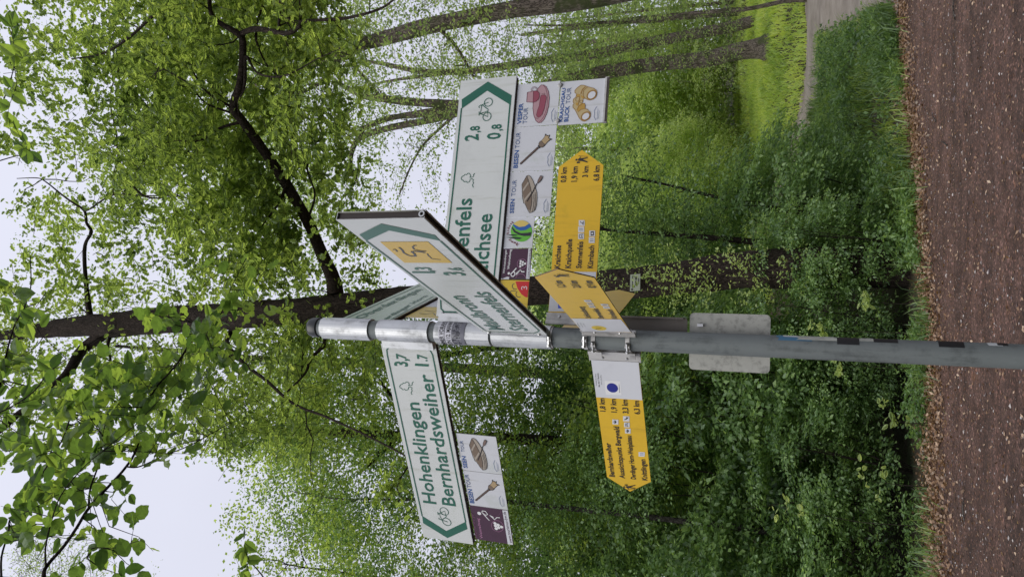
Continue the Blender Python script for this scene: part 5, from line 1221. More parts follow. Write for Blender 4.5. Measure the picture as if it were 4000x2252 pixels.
('P','yM','hiker_symbol','black_p',2,((0.5216,2.1125),(0.5173,2.1116),(0.5174,2.101),(0.5135,2.0833),(0.5161,2.083),(0.522,2.0983),(0.5249,2.082),(0.5274,2.0817),(0.5252,2.0991),(0.5235,2.1093))),
('K','yM','hiker_symbol','black_p',2,0.0022,((0.5217,2.1095),(0.5282,2.1026))),
('K','yM','hiker_symbol','black_p',2,0.0012,((0.5305,2.1093),(0.5295,2.0806))),
('P','R','boat_picture#SEEN','boat_rim',1,((0.4836,2.4221),(0.5117,2.4079),(0.5127,2.4027),(0.5088,2.3952),(0.4944,2.3857),(0.4743,2.3769),(0.4544,2.3693),(0.437,2.3673),(0.414,2.3671),(0.398,2.3704),(0.3913,2.378),(0.389,2.3884),(0.3986,2.3951),(0.4196,2.4064),(0.4209,2.4106),(0.4431,2.4168))),
('P','R','boat_picture#SEEN','boat_in',2,((0.4835,2.4203),(0.5099,2.4078),(0.4939,2.401),(0.4796,2.3951),(0.4561,2.3877),(0.4422,2.3853),(0.4202,2.384),(0.4053,2.3857),(0.3973,2.3891),(0.4009,2.3953),(0.4231,2.4061),(0.4477,2.4148))),
('P','R','boat_picture#SEEN','boat_rim',3,((0.4665,2.4176),(0.4921,2.4015),(0.4873,2.3981),(0.4588,2.4158))),
('P','R','boat_picture#SEEN','boat_rim',3,((0.4348,2.4095),(0.4602,2.3892),(0.455,2.3873),(0.426,2.407))),
('K','R','boat_picture#SEEN','boat_line',4,0.0013,((0.4836,2.4221),(0.5117,2.4079),(0.5127,2.4027),(0.5088,2.3952),(0.4944,2.3857),(0.4743,2.3769),(0.4544,2.3693),(0.437,2.3673),(0.414,2.3671),(0.398,2.3704),(0.3913,2.378),(0.389,2.3884),(0.3986,2.3951),(0.4196,2.4064),(0.4209,2.4106),(0.4431,2.4168),(0.4836,2.4221))),
('K','R','boat_picture#SEEN','boat_line',4,0.0013,((0.5099,2.4072),(0.4939,2.401),(0.4796,2.3951),(0.4561,2.3877),(0.4398,2.3845),(0.4167,2.3837),(0.3915,2.3874))),
('K','R','boat_picture#SEEN','boat_line',4,0.0013,((0.4489,2.3794),(0.4303,2.3767),(0.4085,2.3772),(0.3925,2.3793))),
('K','R','boat_picture#SEEN','boat_line',4,0.0013,((0.4557,2.3753),(0.4337,2.372),(0.4118,2.3716),(0.3958,2.3737))),
('K','R','boat_picture#SEEN','boat_line',5,0.0032,((0.4846,2.3719),(0.456,2.3836),(0.4264,2.3999))),
('P','R','boat_picture#SEEN','boat_line',5,((0.5104,2.3623),(0.509,2.3563),(0.5042,2.353),(0.49,2.3606),(0.4839,2.3689),(0.4851,2.3713),(0.4961,2.3693))),
('P','R','boat_picture#SEEN','oar',6,((0.5086,2.3616),(0.5075,2.3568),(0.5042,2.355),(0.4914,2.3619),(0.4862,2.3691),(0.4866,2.3699),(0.496,2.3679))),
('T','R','lettering#SEEN','blue_t','SEEN',(0.3887,2.4423),(0.4358,2.4426),0.0132,1),
('T','R','lettering#SEEN','blue_l','TOUR',(0.4457,2.4415),(0.499,2.4415),0.0144,0),
('K','R','logo#SEEN','blue_l',2,0.0012,((0.4324,2.3363),(0.4191,2.3437),(0.4121,2.3419),(0.3996,2.3424),(0.388,2.3359))),
('K','R','logo#SEEN','blue_l',2,0.0008,((0.4256,2.332),(0.3902,2.332))),
('K','R','logo#SEEN','blue_l',2,0.0007,((0.4203,2.3276),(0.3924,2.3282))),
('P','R','broom_picture#BESEN','boat_line',1,((0.5545,2.4362),(0.5502,2.4326),(0.5511,2.4295),(0.6016,2.3748),(0.6081,2.3796))),
('P','R','broom_picture#BESEN','wood',2,((0.5544,2.4341),(0.5522,2.4313),(0.6031,2.376),(0.6064,2.379))),
('P','R','broom_picture#BESEN','boat_line',1,((0.6113,2.3804),(0.6121,2.3767),(0.6175,2.3778),(0.6246,2.3746),(0.6275,2.3696),(0.6344,2.3629),(0.6415,2.3589),(0.6502,2.3579),(0.6474,2.3535),(0.6443,2.3532),(0.6451,2.3491),(0.6418,2.3468),(0.6467,2.342),(0.6414,2.3415),(0.6343,2.3441),(0.6328,2.3377),(0.6293,2.3312),(0.6267,2.3393),(0.6218,2.3452),(0.6159,2.3509),(0.6088,2.3556),(0.6036,2.3624),(0.6039,2.3687),(0.6009,2.3737))),
('P','R','broom_picture#BESEN','broom_y',2,((0.627,2.3685),(0.6333,2.3617),(0.6414,2.3572),(0.6444,2.3549),(0.6408,2.3488),(0.6416,2.3447),(0.6333,2.3457),(0.6302,2.3396),(0.6239,2.3464),(0.614,2.3554))),
('P','R','broom_picture#BESEN','boat_in',2,((0.6121,2.3757),(0.6174,2.3765),(0.6235,2.3735),(0.6258,2.3695),(0.613,2.3559),(0.6053,2.363),(0.6056,2.3693))),
('T','R','lettering#BESEN','blue_t','BESEN',(0.5391,2.4423),(0.5991,2.4428),0.0144,1),
('T','R','lettering#BESEN','blue_l','TOUR',(0.6064,2.4419),(0.6602,2.4425),0.0151,0),
('K','R','logo#BESEN','blue_l',2,0.0012,((0.5847,2.3358),(0.5712,2.3433),(0.5641,2.3415),(0.5513,2.342),(0.5393,2.3354))),
('K','R','logo#BESEN','blue_l',2,0.0008,((0.5776,2.3315),(0.5414,2.3315))),
('K','R','logo#BESEN','blue_l',2,0.0007,((0.5721,2.327),(0.5436,2.3276))),
('P','R','meal_picture#VESPER','mug_l',1,((0.819,2.3853),(0.8175,2.3756),(0.8098,2.3665),(0.794,2.3589),(0.7722,2.3539),(0.7444,2.3538),(0.7192,2.3581),(0.6985,2.3658),(0.6886,2.3755),(0.6888,2.384),(0.6962,2.3931),(0.7161,2.4022),(0.74,2.407),(0.7616,2.4076),(0.7745,2.4072),(0.8059,2.396),(0.8152,2.3903))),
('K','R','meal_picture#VESPER','mug_d',2,0.0016,((0.8059,2.396),(0.819,2.3853),(0.8175,2.3756),(0.8098,2.3665),(0.794,2.3589),(0.7722,2.3539),(0.7444,2.3538),(0.7192,2.3581),(0.6985,2.3658),(0.6886,2.3755),(0.6888,2.384),(0.6962,2.3931),(0.7161,2.4022),(0.74,2.407),(0.7605,2.4075))),
('K','R','meal_picture#VESPER','mug_d',2,0.0012,((0.8168,2.3777),(0.8056,2.3683),(0.7857,2.362),(0.764,2.359),(0.7342,2.3593),(0.7092,2.3667),(0.695,2.3761),(0.6912,2.3821))),
('P','R','meal_picture#VESPER','mug_m',3,((0.7826,2.3812),(0.7834,2.3728),(0.7796,2.3661),(0.773,2.3635),(0.756,2.3653),(0.7348,2.3678),(0.7161,2.3736),(0.7071,2.3813),(0.7087,2.3888),(0.7154,2.393),(0.7302,2.3907),(0.7469,2.3857),(0.764,2.385),(0.7768,2.3839))),
('K','R','meal_picture#VESPER','mug_d',4,0.001,((0.7826,2.3812),(0.7834,2.3728),(0.7796,2.3661),(0.773,2.3635),(0.756,2.3653),(0.7348,2.3678),(0.7161,2.3736),(0.7071,2.3813),(0.7087,2.3888),(0.7154,2.393),(0.7302,2.3907),(0.7469,2.3857),(0.764,2.385),(0.7768,2.3839),(0.7826,2.3812))),
('K','R','meal_picture#VESPER','mug_d',4,0.001,((0.7863,2.3815),(0.7885,2.3701),(0.7843,2.3708),(0.7825,2.3749))),
('K','R','meal_picture#VESPER','mug_d',4,0.001,((0.7074,2.3856),(0.7022,2.3872),(0.706,2.396),(0.7084,2.3909))),
('P','R','meal_picture#VESPER','mug_l',3,((0.7959,2.4305),(0.7989,2.4099),(0.7599,2.4081),(0.7639,2.4305))),
('P','R','meal_picture#VESPER','mug_m',3,((0.7996,2.41),(0.7985,2.3975),(0.7902,2.3893),(0.7794,2.3884),(0.7688,2.3907),(0.763,2.3987),(0.7601,2.4081))),
('K','R','meal_picture#VESPER','mug_d',5,0.0015,((0.7964,2.4306),(0.7998,2.41),(0.7985,2.3975),(0.7902,2.3893),(0.7793,2.388),(0.7688,2.3907),(0.7626,2.3987),(0.7601,2.4081),(0.7634,2.4305),(0.7964,2.4306))),
('K','R','meal_picture#VESPER','mug_d',5,0.001,((0.7998,2.41),(0.7601,2.4081))),
('K','R','meal_picture#VESPER','mug_d',5,0.0013,((0.7991,2.4168),(0.8079,2.4186),(0.814,2.4138),(0.8144,2.4063),(0.8094,2.3984),(0.7983,2.3957))),
('K','R','meal_picture#VESPER','mug_d',5,0.0011,((0.7998,2.413),(0.8054,2.4148),(0.8099,2.4113),(0.8107,2.406),(0.8063,2.4007),(0.7991,2.3992))),
('T','R','lettering#VESPER','blue_t','VESPER',(0.6887,2.4433),(0.7605,2.4425),0.0139,1),
('T','R','lettering#VESPER','blue_l','TOUR',(0.6888,2.4233),(0.7435,2.4242),0.0151,0),
('K','R','logo#VESPER','blue_l',2,0.0012,((0.7342,2.335),(0.7207,2.3426),(0.7133,2.3408),(0.7002,2.3413),(0.6878,2.3347))),
('K','R','logo#VESPER','blue_l',2,0.0008,((0.7269,2.3307),(0.6899,2.3307))),
('K','R','logo#VESPER','blue_l',2,0.0007,((0.7212,2.3261),(0.692,2.3268))),
('P','R','binoculars_picture#BLICK','bino_l',1,((0.806,2.2514),(0.8047,2.2421),(0.7973,2.2253),(0.7916,2.2088),(0.7834,2.1992),(0.7737,2.1965),(0.7656,2.199),(0.7568,2.2064),(0.7522,2.2182),(0.7543,2.2264),(0.759,2.2328),(0.7597,2.2409),(0.7482,2.2411),(0.7433,2.2459),(0.7435,2.2357),(0.737,2.2322),(0.7255,2.232),(0.7217,2.2241),(0.7105,2.2133),(0.6981,2.2134),(0.6882,2.2198),(0.6823,2.2304),(0.6855,2.2397),(0.6944,2.2485),(0.7162,2.2602),(0.7239,2.2648),(0.7318,2.2719),(0.7403,2.2732),(0.7452,2.2695),(0.7508,2.2734),(0.7602,2.2726),(0.767,2.2649),(0.7774,2.2636),(0.7811,2.269),(0.7896,2.27),(0.7965,2.264))),
('K','R','binoculars_picture#BLICK','bino_d',3,0.0014,((0.806,2.2514),(0.8047,2.2421),(0.7973,2.2253),(0.7916,2.2088),(0.7834,2.1992),(0.7737,2.1965),(0.7656,2.199),(0.7568,2.2064),(0.7522,2.2182),(0.7543,2.2264),(0.759,2.2328),(0.7597,2.2409),(0.7482,2.2411),(0.7433,2.2459),(0.7435,2.2357),(0.737,2.2322),(0.7255,2.232),(0.7217,2.2241),(0.7105,2.2133),(0.6981,2.2134),(0.6882,2.2198),(0.6823,2.2304),(0.6855,2.2397),(0.6944,2.2485),(0.7162,2.2602),(0.7239,2.2648),(0.7318,2.2719),(0.7403,2.2732),(0.7452,2.2695),(0.7508,2.2734),(0.7602,2.2726),(0.767,2.2649),(0.7774,2.2636),(0.7811,2.269),(0.7896,2.27),(0.7965,2.264),(0.806,2.2514))),
('K','R','binoculars_picture#BLICK','bino_d',3,0.003,((0.7993,2.2356),(0.7906,2.2452),(0.7762,2.2492))),
('K','R','binoculars_picture#BLICK','bino_d',3,0.002,((0.7966,2.2293),(0.7881,2.2409),(0.7735,2.2419),(0.7604,2.2369))),
('P','R','binoculars_picture#BLICK','bino_m',2,((0.7773,2.2616),(0.7742,2.2501),(0.7659,2.2526),(0.7679,2.2629))),
('P','R','binoculars_picture#BLICK','bino_m',2,((0.748,2.2645),(0.7472,2.2553),(0.7368,2.2566),(0.7394,2.2629))),
('P','R','binoculars_picture#BLICK','bino_m',2,((0.7433,2.2459),(0.7435,2.2357),(0.737,2.2322),(0.7255,2.232),(0.7244,2.2445),(0.7157,2.254),(0.7223,2.2586),(0.7346,2.2554))),
('P','R','binoculars_picture#BLICK','bino_m',2,((0.7741,2.2491),(0.7648,2.2393),(0.7589,2.2307),(0.7597,2.2409),(0.7655,2.2474))),
('K','R','binoculars_picture#BLICK','bino_d',3,0.002,((0.7808,2.2007),(0.7781,2.1988),(0.7749,2.1977),(0.7715,2.1973),(0.7679,2.1977),(0.7644,2.1988),(0.7612,2.2006),(0.7584,2.2031),(0.7561,2.206),(0.7544,2.2093),(0.7536,2.2128),(0.7535,2.2163),(0.7542,2.2196),(0.7556,2.2226),(0.7578,2.2251),(0.7605,2.227),(0.7637,2.2281),(0.7671,2.2286),(0.7707,2.2282),(0.7742,2.227),(0.7774,2.2252),(0.7803,2.2227),(0.7826,2.2197),(0.7842,2.2164),(0.7851,2.213),(0.7851,2.2095),(0.7844,2.2062),(0.783,2.2032),(0.7808,2.2007))),
('K','R','binoculars_picture#BLICK','bino_d',3,0.002,((0.779,2.2026),(0.7768,2.2012),(0.7743,2.2003),(0.7715,2.2001),(0.7686,2.2005),(0.7657,2.2015),(0.763,2.2031),(0.7607,2.2052),(0.7587,2.2076),(0.7573,2.2104),(0.7565,2.2132),(0.7563,2.2161),(0.7568,2.2188),(0.7579,2.2212),(0.7596,2.2231),(0.7618,2.2246),(0.7643,2.2255),(0.7671,2.2257),(0.77,2.2253),(0.7729,2.2243),(0.7756,2.2227),(0.7779,2.2206),(0.7799,2.2181),(0.7813,2.2154),(0.7821,2.2125),(0.7823,2.2097),(0.7818,2.207),(0.7807,2.2046),(0.779,2.2026))),
('K','R','binoculars_picture#BLICK','bino_d',3,0.002,((0.7092,2.2157),(0.7066,2.214),(0.7036,2.213),(0.7005,2.2128),(0.6972,2.2133),(0.6941,2.2145),(0.6911,2.2164),(0.6886,2.2188),(0.6867,2.2217),(0.6853,2.2248),(0.6846,2.2281),(0.6847,2.2314),(0.6855,2.2345),(0.6869,2.2373),(0.689,2.2395),(0.6916,2.2412),(0.6946,2.2422),(0.6978,2.2424),(0.701,2.2419),(0.7042,2.2407),(0.7071,2.2388),(0.7096,2.2364),(0.7116,2.2335),(0.713,2.2303),(0.7136,2.227),(0.7136,2.2237),(0.7128,2.2206),(0.7113,2.2179),(0.7092,2.2157))),
('K','R','binoculars_picture#BLICK','bino_d',3,0.002,((0.7075,2.2177),(0.7055,2.2164),(0.7031,2.2157),(0.7006,2.2156),(0.698,2.2161),(0.6954,2.2172),(0.6931,2.2188),(0.691,2.2208),(0.6893,2.2232),(0.6882,2.2257),(0.6876,2.2284),(0.6875,2.2311),(0.6881,2.2335),(0.6891,2.2357),(0.6907,2.2375),(0.6928,2.2387),(0.6951,2.2395),(0.6976,2.2396),(0.7003,2.2391),(0.7028,2.238),(0.7052,2.2364),(0.7073,2.2344),(0.7089,2.232),(0.7101,2.2294),(0.7107,2.2267),(0.7107,2.2241),(0.7102,2.2216),(0.7091,2.2194),(0.7075,2.2177))),
('P','R','binoculars_picture#BLICK','white_p',4,((0.7785,2.2032),(0.7764,2.2018),(0.774,2.201),(0.7714,2.2008),(0.7687,2.2012),(0.7659,2.2021),(0.7634,2.2036),(0.7612,2.2056),(0.7593,2.2079),(0.758,2.2105),(0.7572,2.2132),(0.7571,2.2159),(0.7575,2.2185),(0.7585,2.2207),(0.7601,2.2226),(0.7622,2.224),(0.7646,2.2248),(0.7672,2.225),(0.7699,2.2246),(0.7727,2.2237),(0.7752,2.2222),(0.7774,2.2202),(0.7793,2.2178),(0.7806,2.2152),(0.7814,2.2125),(0.7815,2.2098),(0.7811,2.2073),(0.78,2.2051))),
('P','R','binoculars_picture#BLICK','white_p',4,((0.707,2.2183),(0.7051,2.2171),(0.7029,2.2164),(0.7005,2.2163),(0.6981,2.2168),(0.6957,2.2178),(0.6935,2.2193),(0.6915,2.2212),(0.69,2.2234),(0.6888,2.2259),(0.6883,2.2284),(0.6882,2.2309),(0.6887,2.2332),(0.6897,2.2352),(0.6912,2.2369),(0.6931,2.2381),(0.6953,2.2387),(0.6977,2.2388),(0.7002,2.2384),(0.7026,2.2374),(0.7048,2.2359),(0.7068,2.234),(0.7083,2.2317),(0.7094,2.2293),(0.71,2.2268),(0.71,2.2243),(0.7095,2.222),(0.7085,2.2199))),
('K','R','binoculars_picture#BLICK','bino_d',3,0.0016,((0.7157,2.254),(0.7233,2.2444),(0.7244,2.232))),
('K','R','binoculars_picture#BLICK','bino_d',3,0.002,((0.7223,2.2586),(0.7345,2.2534),(0.7415,2.2417))),
('K','R','binoculars_picture#BLICK','bino_d',3,0.002,((0.768,2.2517),(0.7368,2.2556))),
('K','R','binoculars_picture#BLICK','bino_d',3,0.0012,((0.7492,2.2412),(0.7482,2.2413),(0.7473,2.2416),(0.7464,2.2421),(0.7458,2.2429),(0.7453,2.2438),(0.745,2.2449),(0.745,2.246),(0.7452,2.2471),(0.7456,2.2482),(0.7463,2.2492),(0.7471,2.2501),(0.748,2.2508),(0.749,2.2512),(0.7501,2.2514),(0.7511,2.2514),(0.752,2.2511),(0.7529,2.2505),(0.7535,2.2498),(0.754,2.2488),(0.7543,2.2478),(0.7543,2.2467),(0.7541,2.2455),(0.7537,2.2444),(0.753,2.2434),(0.7522,2.2425),(0.7513,2.2419),(0.7503,2.2414),(0.7492,2.2412))),
('K','R','binoculars_picture#BLICK','bino_d',3,0.0012,((0.7658,2.2543),(0.7648,2.2532),(0.7635,2.2523),(0.7619,2.2517),(0.7602,2.2515),(0.7585,2.2516),(0.7568,2.252),(0.7552,2.2528),(0.7538,2.2538),(0.7526,2.255),(0.7518,2.2564),(0.7514,2.2579),(0.7513,2.2594),(0.7516,2.2608),(0.7523,2.2621),(0.7533,2.2632),(0.7546,2.2641),(0.7562,2.2647),(0.7578,2.2649),(0.7596,2.2648),(0.7613,2.2644),(0.7629,2.2636),(0.7643,2.2626),(0.7655,2.2614),(0.7663,2.26),(0.7667,2.2585),(0.7668,2.257),(0.7665,2.2556),(0.7658,2.2543))),
('T','R','lettering#BLICK','blue_t','KRAICHGAU',(0.6863,2.3041),(0.8009,2.3014),0.011,1),
('T','R','lettering#BLICK','blue_t','BLICK',(0.6856,2.2849),(0.739,2.284),0.0136,1),
('T','R','lettering#BLICK','blue_l','TOUR',(0.7463,2.2833),(0.8009,2.2822),0.0141,0),
('K','R','logo#BLICK','blue_l',2,0.0012,((0.7293,2.1944),(0.716,2.2017),(0.7088,2.2001),(0.696,2.2007),(0.6838,2.1945))),
('K','R','logo#BLICK','blue_l',2,0.0008,((0.7221,2.1903),(0.6859,2.1907))),
('K','R','logo#BLICK','blue_l',2,0.0007,((0.7165,2.186),(0.688,2.1869))),
('P','R','emblem#KRAICH','kr_green',1,((0.33,2.3745),(0.3246,2.3745),(0.3193,2.3754),(0.3144,2.377),(0.3098,2.3795),(0.3057,2.3828),(0.3023,2.3867),(0.2995,2.3912),(0.2975,2.3962),(0.2962,2.4015),(0.2959,2.407),(0.2963,2.4127),(0.2976,2.4182),(0.2998,2.4236),(0.3026,2.4287),(0.3062,2.4333),(0.3104,2.4373),(0.3151,2.4407),(0.3201,2.4433),(0.3255,2.4452),(0.3309,2.4461),(0.3364,2.4462),(0.3417,2.4453),(0.3467,2.4436),(0.3513,2.4411),(0.3554,2.4378),(0.3589,2.4338),(0.3617,2.4292),(0.3637,2.4242),(0.3649,2.4188),(0.3652,2.4132),(0.3647,2.4076),(0.3633,2.402),(0.3611,2.3966),(0.3582,2.3916),(0.3546,2.387),(0.3504,2.3831),(0.3457,2.3797),(0.3406,2.3772),(0.3354,2.3754))),
('P','R','emblem#KRAICH','kr_yel',2,((0.3527,2.438),(0.3598,2.4323),(0.3651,2.4205),(0.3648,2.4069),(0.3599,2.3943),(0.3539,2.3865),(0.3455,2.3998),(0.3437,2.4186))),
('P','R','emblem#KRAICH','kr_blue',2,((0.3493,2.4404),(0.3527,2.438),(0.3437,2.4186),(0.3455,2.3998),(0.3545,2.3866),(0.3439,2.3787),(0.3336,2.3961),(0.3318,2.4121),(0.3367,2.4275))),
('P','R','emblem#KRAICH','kr_blk',2,((0.3409,2.4443),(0.3449,2.4427),(0.3301,2.4283),(0.3234,2.4114),(0.3244,2.3899),(0.3268,2.3761),(0.3144,2.3783),(0.3141,2.3998),(0.3182,2.4191),(0.3276,2.4349))),
('P','R','emblem#KRAICH','kr_tree',3,((0.3174,2.4627),(0.3203,2.4383),(0.3191,2.4273),(0.3169,2.4203),(0.3154,2.427),(0.315,2.4378))),
('P','R','emblem#KRAICH','kr_tree',3,((0.3108,2.4621),(0.3118,2.4321),(0.3103,2.4156),(0.3071,2.4051),(0.3038,2.4151),(0.3052,2.4315))),
('L','R','lettering#KRAICH','maroon','R',(0.3225,2.4508),(0.3291,2.4523),0.0075),
('L','R','lettering#KRAICH','maroon','a',(0.3305,2.4524),(0.3352,2.4525),0.0075),
('L','R','lettering#KRAICH','maroon','d',(0.3363,2.4521),(0.3421,2.4507),0.0075),
('L','R','lettering#KRAICH','maroon','w',(0.3431,2.4497),(0.3494,2.447),0.0075),
('L','R','lettering#KRAICH','maroon','e',(0.351,2.446),(0.3549,2.4437),0.0075),
('L','R','lettering#KRAICH','maroon','g',(0.3562,2.4427),(0.3599,2.4397),0.0075),
('L2','R','lettering#KRAICH','maroon','K',(0.2824,2.4207),(0.2894,2.4124),0.0075),
('L2','R','lettering#KRAICH','maroon','r',(0.2895,2.4241),(0.2921,2.4216),0.0075),
('L2','R','lettering#KRAICH','maroon','a',(0.2895,2.43),(0.2934,2.4255),0.0075),
('L2','R','lettering#KRAICH','maroon','i',(0.2921,2.4335),(0.2948,2.4327),0.0075),
('L2','R','lettering#KRAICH','maroon','c',(0.2935,2.438),(0.2987,2.4358),0.0075),
('L2','R','lettering#KRAICH','maroon','h',(0.2983,2.4445),(0.3035,2.4409),0.0075),
('T','R','lettering#WEIN','white_b','Württemberger',(0.1938,2.4538),(0.2713,2.4534),0.0068,0.7),
('T','R','lettering#WEIN','white_b','Weinradweg',(0.2076,2.4393),(0.2713,2.4379),0.0076,0.7),
('P','R','web_strip#WEIN','white_p',1,((0.1778,2.3811),(0.1779,2.3705),(0.2749,2.3735),(0.2749,2.3816))),
('T','R','lettering#WEIN','purple_d','www.tourismus-bw.de',(0.1799,2.3733),(0.2731,2.3742),0.0045,0.5),
('C','R','cyclist_symbol#WEIN','white_b',2,0,(0.1947,2.44),0.0039),
('K','R','cyclist_symbol#WEIN','white_b',2,0.0035,((0.2116,2.4162),(0.1999,2.4259),(0.1921,2.4333),(0.1857,2.43),(0.185,2.4238),(0.191,2.4189),(0.1974,2.4203),(0.1999,2.4259))),
('K','R','cyclist_symbol#WEIN','white_b',2,0.0035,((0.1903,2.4143),(0.1944,2.4146),(0.2065,2.4023),(0.2001,2.3977),(0.2002,2.3884))),
('K','R','cyclist_symbol#WEIN','white_b',2,0.003,((0.2065,2.4023),(0.1923,2.4131))),
('K','R','cyclist_symbol#WEIN','pink_l',2,0.001,((0.2254,2.3826),(0.2214,2.3828),(0.2177,2.3841),(0.2145,2.3863),(0.212,2.3894),(0.2105,2.3932),(0.2099,2.3973),(0.2104,2.4015),(0.2119,2.4055),(0.2144,2.409),(0.2176,2.4119),(0.2213,2.4138),(0.2253,2.4147),(0.2293,2.4146),(0.233,2.4133),(0.2363,2.411),(0.2387,2.4079),(0.2403,2.4041),(0.2408,2.4),(0.2403,2.3958),(0.2387,2.3918),(0.2363,2.3882),(0.2331,2.3854),(0.2294,2.3835),(0.2254,2.3826))),
('K','R','cyclist_symbol#WEIN','pink_l',2,0.001,((0.1782,2.4145),(0.1812,2.4145),(0.1841,2.4138),(0.1868,2.4126),(0.1891,2.4108),(0.191,2.4085),(0.1925,2.4059),(0.1934,2.4029),(0.1937,2.3998),(0.1934,2.3967),(0.1926,2.3936),(0.1912,2.3907),(0.1893,2.3881),(0.187,2.3859),(0.1844,2.3842),(0.1815,2.3831),(0.1785,2.3825))),
('C','R','cyclist_symbol#WEIN','white_b',2,0,(0.2336,2.4039),0.0036),
('C','R','cyclist_symbol#WEIN','white_b',2,0,(0.2305,2.3964),0.0036),
('C','R','cyclist_symbol#WEIN','white_b',2,0,(0.2259,2.3888),0.0036),
('C','R','cyclist_symbol#WEIN','white_b',2,0,(0.2258,2.404),0.0036),
('C','R','cyclist_symbol#WEIN','white_b',2,0,(0.222,2.3965),0.0036),
('C','R','cyclist_symbol#WEIN','white_b',2,0,(0.2173,2.4038),0.0036),
('P','R','route_mark#DREI','red_p',1,((0.1693,2.4156),(0.1698,2.3704),(0.1197,2.3717),(0.1214,2.3799),(0.1298,2.3927),(0.147,2.4065))),
('K','R','route_mark#DREI','white_b',2,0.002,((0.1438,2.3909),(0.1472,2.3939),(0.1521,2.3927),(0.1531,2.3887),(0.1503,2.3854),(0.1464,2.3845),(0.1512,2.3845),(0.1542,2.3807),(0.1523,2.3769),(0.1475,2.3757),(0.1446,2.3779))),
('K','R','route_mark#DREI','graffiti',1,0.0018,((0.1624,2.4191),(0.1594,2.4249),(0.1526,2.4253),(0.1458,2.4206),(0.145,2.4093))),
('K','R','route_mark#DREI','graffiti',1,0.0018,((0.1383,2.4077),(0.1324,2.4112),(0.1247,2.4095),(0.12,2.404),(0.1202,2.3949))),
('K','R','route_mark#DREI','graffiti',1,0.0018,((0.1484,2.4434),(0.1426,2.4408))),
('K','R','route_mark#DREI','graffiti',1,0.0018,((0.1253,2.428),(0.136,2.43),(0.1399,2.4272),(0.1392,2.4119))),
('P','Lc','boat_picture#SEENL','boat_rim',1,((-0.4272,2.6266),(-0.3984,2.6125),(-0.3973,2.6072),(-0.401,2.5998),(-0.4153,2.5903),(-0.4357,2.5815),(-0.4561,2.5739),(-0.4741,2.5718),(-0.4983,2.5716),(-0.5152,2.5749),(-0.5225,2.5825),(-0.525,2.5929),(-0.5149,2.5996),(-0.4928,2.6109),(-0.4916,2.6152),(-0.4685,2.6213))),
('P','Lc','boat_picture#SEENL','boat_in',2,((-0.4272,2.6248),(-0.4002,2.6123),(-0.4163,2.6056),(-0.4306,2.5996),(-0.4546,2.5923),(-0.469,2.5899),(-0.492,2.5885),(-0.5077,2.5902),(-0.5162,2.5936),(-0.5125,2.5998),(-0.4892,2.6106),(-0.4637,2.6193))),
('P','Lc','boat_picture#SEENL','boat_rim',3,((-0.4445,2.6221),(-0.418,2.606),(-0.4228,2.6027),(-0.4523,2.6203))),
('P','Lc','boat_picture#SEENL','boat_rim',3,((-0.4771,2.614),(-0.4504,2.5938),(-0.4558,2.5918),(-0.4862,2.6115))),
('K','Lc','boat_picture#SEENL','boat_line',4,0.0013,((-0.4272,2.6266),(-0.3984,2.6125),(-0.3973,2.6072),(-0.401,2.5998),(-0.4153,2.5903),(-0.4357,2.5815),(-0.4561,2.5739),(-0.4741,2.5718),(-0.4983,2.5716),(-0.5152,2.5749),(-0.5225,2.5825),(-0.525,2.5929),(-0.5149,2.5996),(-0.4928,2.6109),(-0.4916,2.6152),(-0.4685,2.6213),(-0.4272,2.6266))),
('K','Lc','boat_picture#SEENL','boat_line',4,0.0013,((-0.4002,2.6117),(-0.4163,2.6056),(-0.4306,2.5996),(-0.4546,2.5923),(-0.4714,2.5891),(-0.4956,2.5882),(-0.5223,2.5919))),
('K','Lc','boat_picture#SEENL','boat_line',4,0.0013,((-0.4619,2.584),(-0.4812,2.5812),(-0.5042,2.5816),(-0.5212,2.5838))),
('K','Lc','boat_picture#SEENL','boat_line',4,0.0013,((-0.4548,2.5799),(-0.4777,2.5766),(-0.5006,2.5761),(-0.5176,2.5782))),
('K','Lc','boat_picture#SEENL','boat_line',5,0.0032,((-0.4251,2.5766),(-0.4546,2.5882),(-0.4857,2.6044))),
('P','Lc','boat_picture#SEENL','boat_line',5,((-0.3987,2.5671),(-0.4,2.5612),(-0.4047,2.5578),(-0.4193,2.5653),(-0.4257,2.5736),(-0.4245,2.576),(-0.4133,2.5741))),
('P','Lc','boat_picture#SEENL','oar',6,((-0.4004,2.5664),(-0.4015,2.5616),(-0.4047,2.5598),(-0.4179,2.5666),(-0.4233,2.5738),(-0.423,2.5746),(-0.4133,2.5726))),
('T','Lc','lettering#SEENL','blue_t','SEEN',(-0.5248,2.6502),(-0.4755,2.6492),0.0143,1),
('T','Lc','lettering#SEENL','blue_l','TOUR',(-0.4582,2.6489),(-0.4127,2.6483),0.0128,0),
('K','Lc','logo#SEENL','blue_l',2,0.0012,((-0.4784,2.5408),(-0.4926,2.5482),(-0.4999,2.5464),(-0.5132,2.5468),(-0.5255,2.5402))),
('K','Lc','logo#SEENL','blue_l',2,0.0008,((-0.4855,2.5365),(-0.5231,2.5364))),
('K','Lc','logo#SEENL','blue_l',2,0.0007,((-0.491,2.532),(-0.5207,2.5325))),
('P','Lc','broom_picture#BESENL','boat_line',1,((-0.6582,2.644),(-0.6626,2.6405),(-0.6617,2.6373),(-0.6099,2.5812),(-0.6035,2.5859))),
('P','Lc','broom_picture#BESENL','wood',2,((-0.6583,2.6418),(-0.6605,2.6391),(-0.6084,2.5823),(-0.6052,2.5853))),
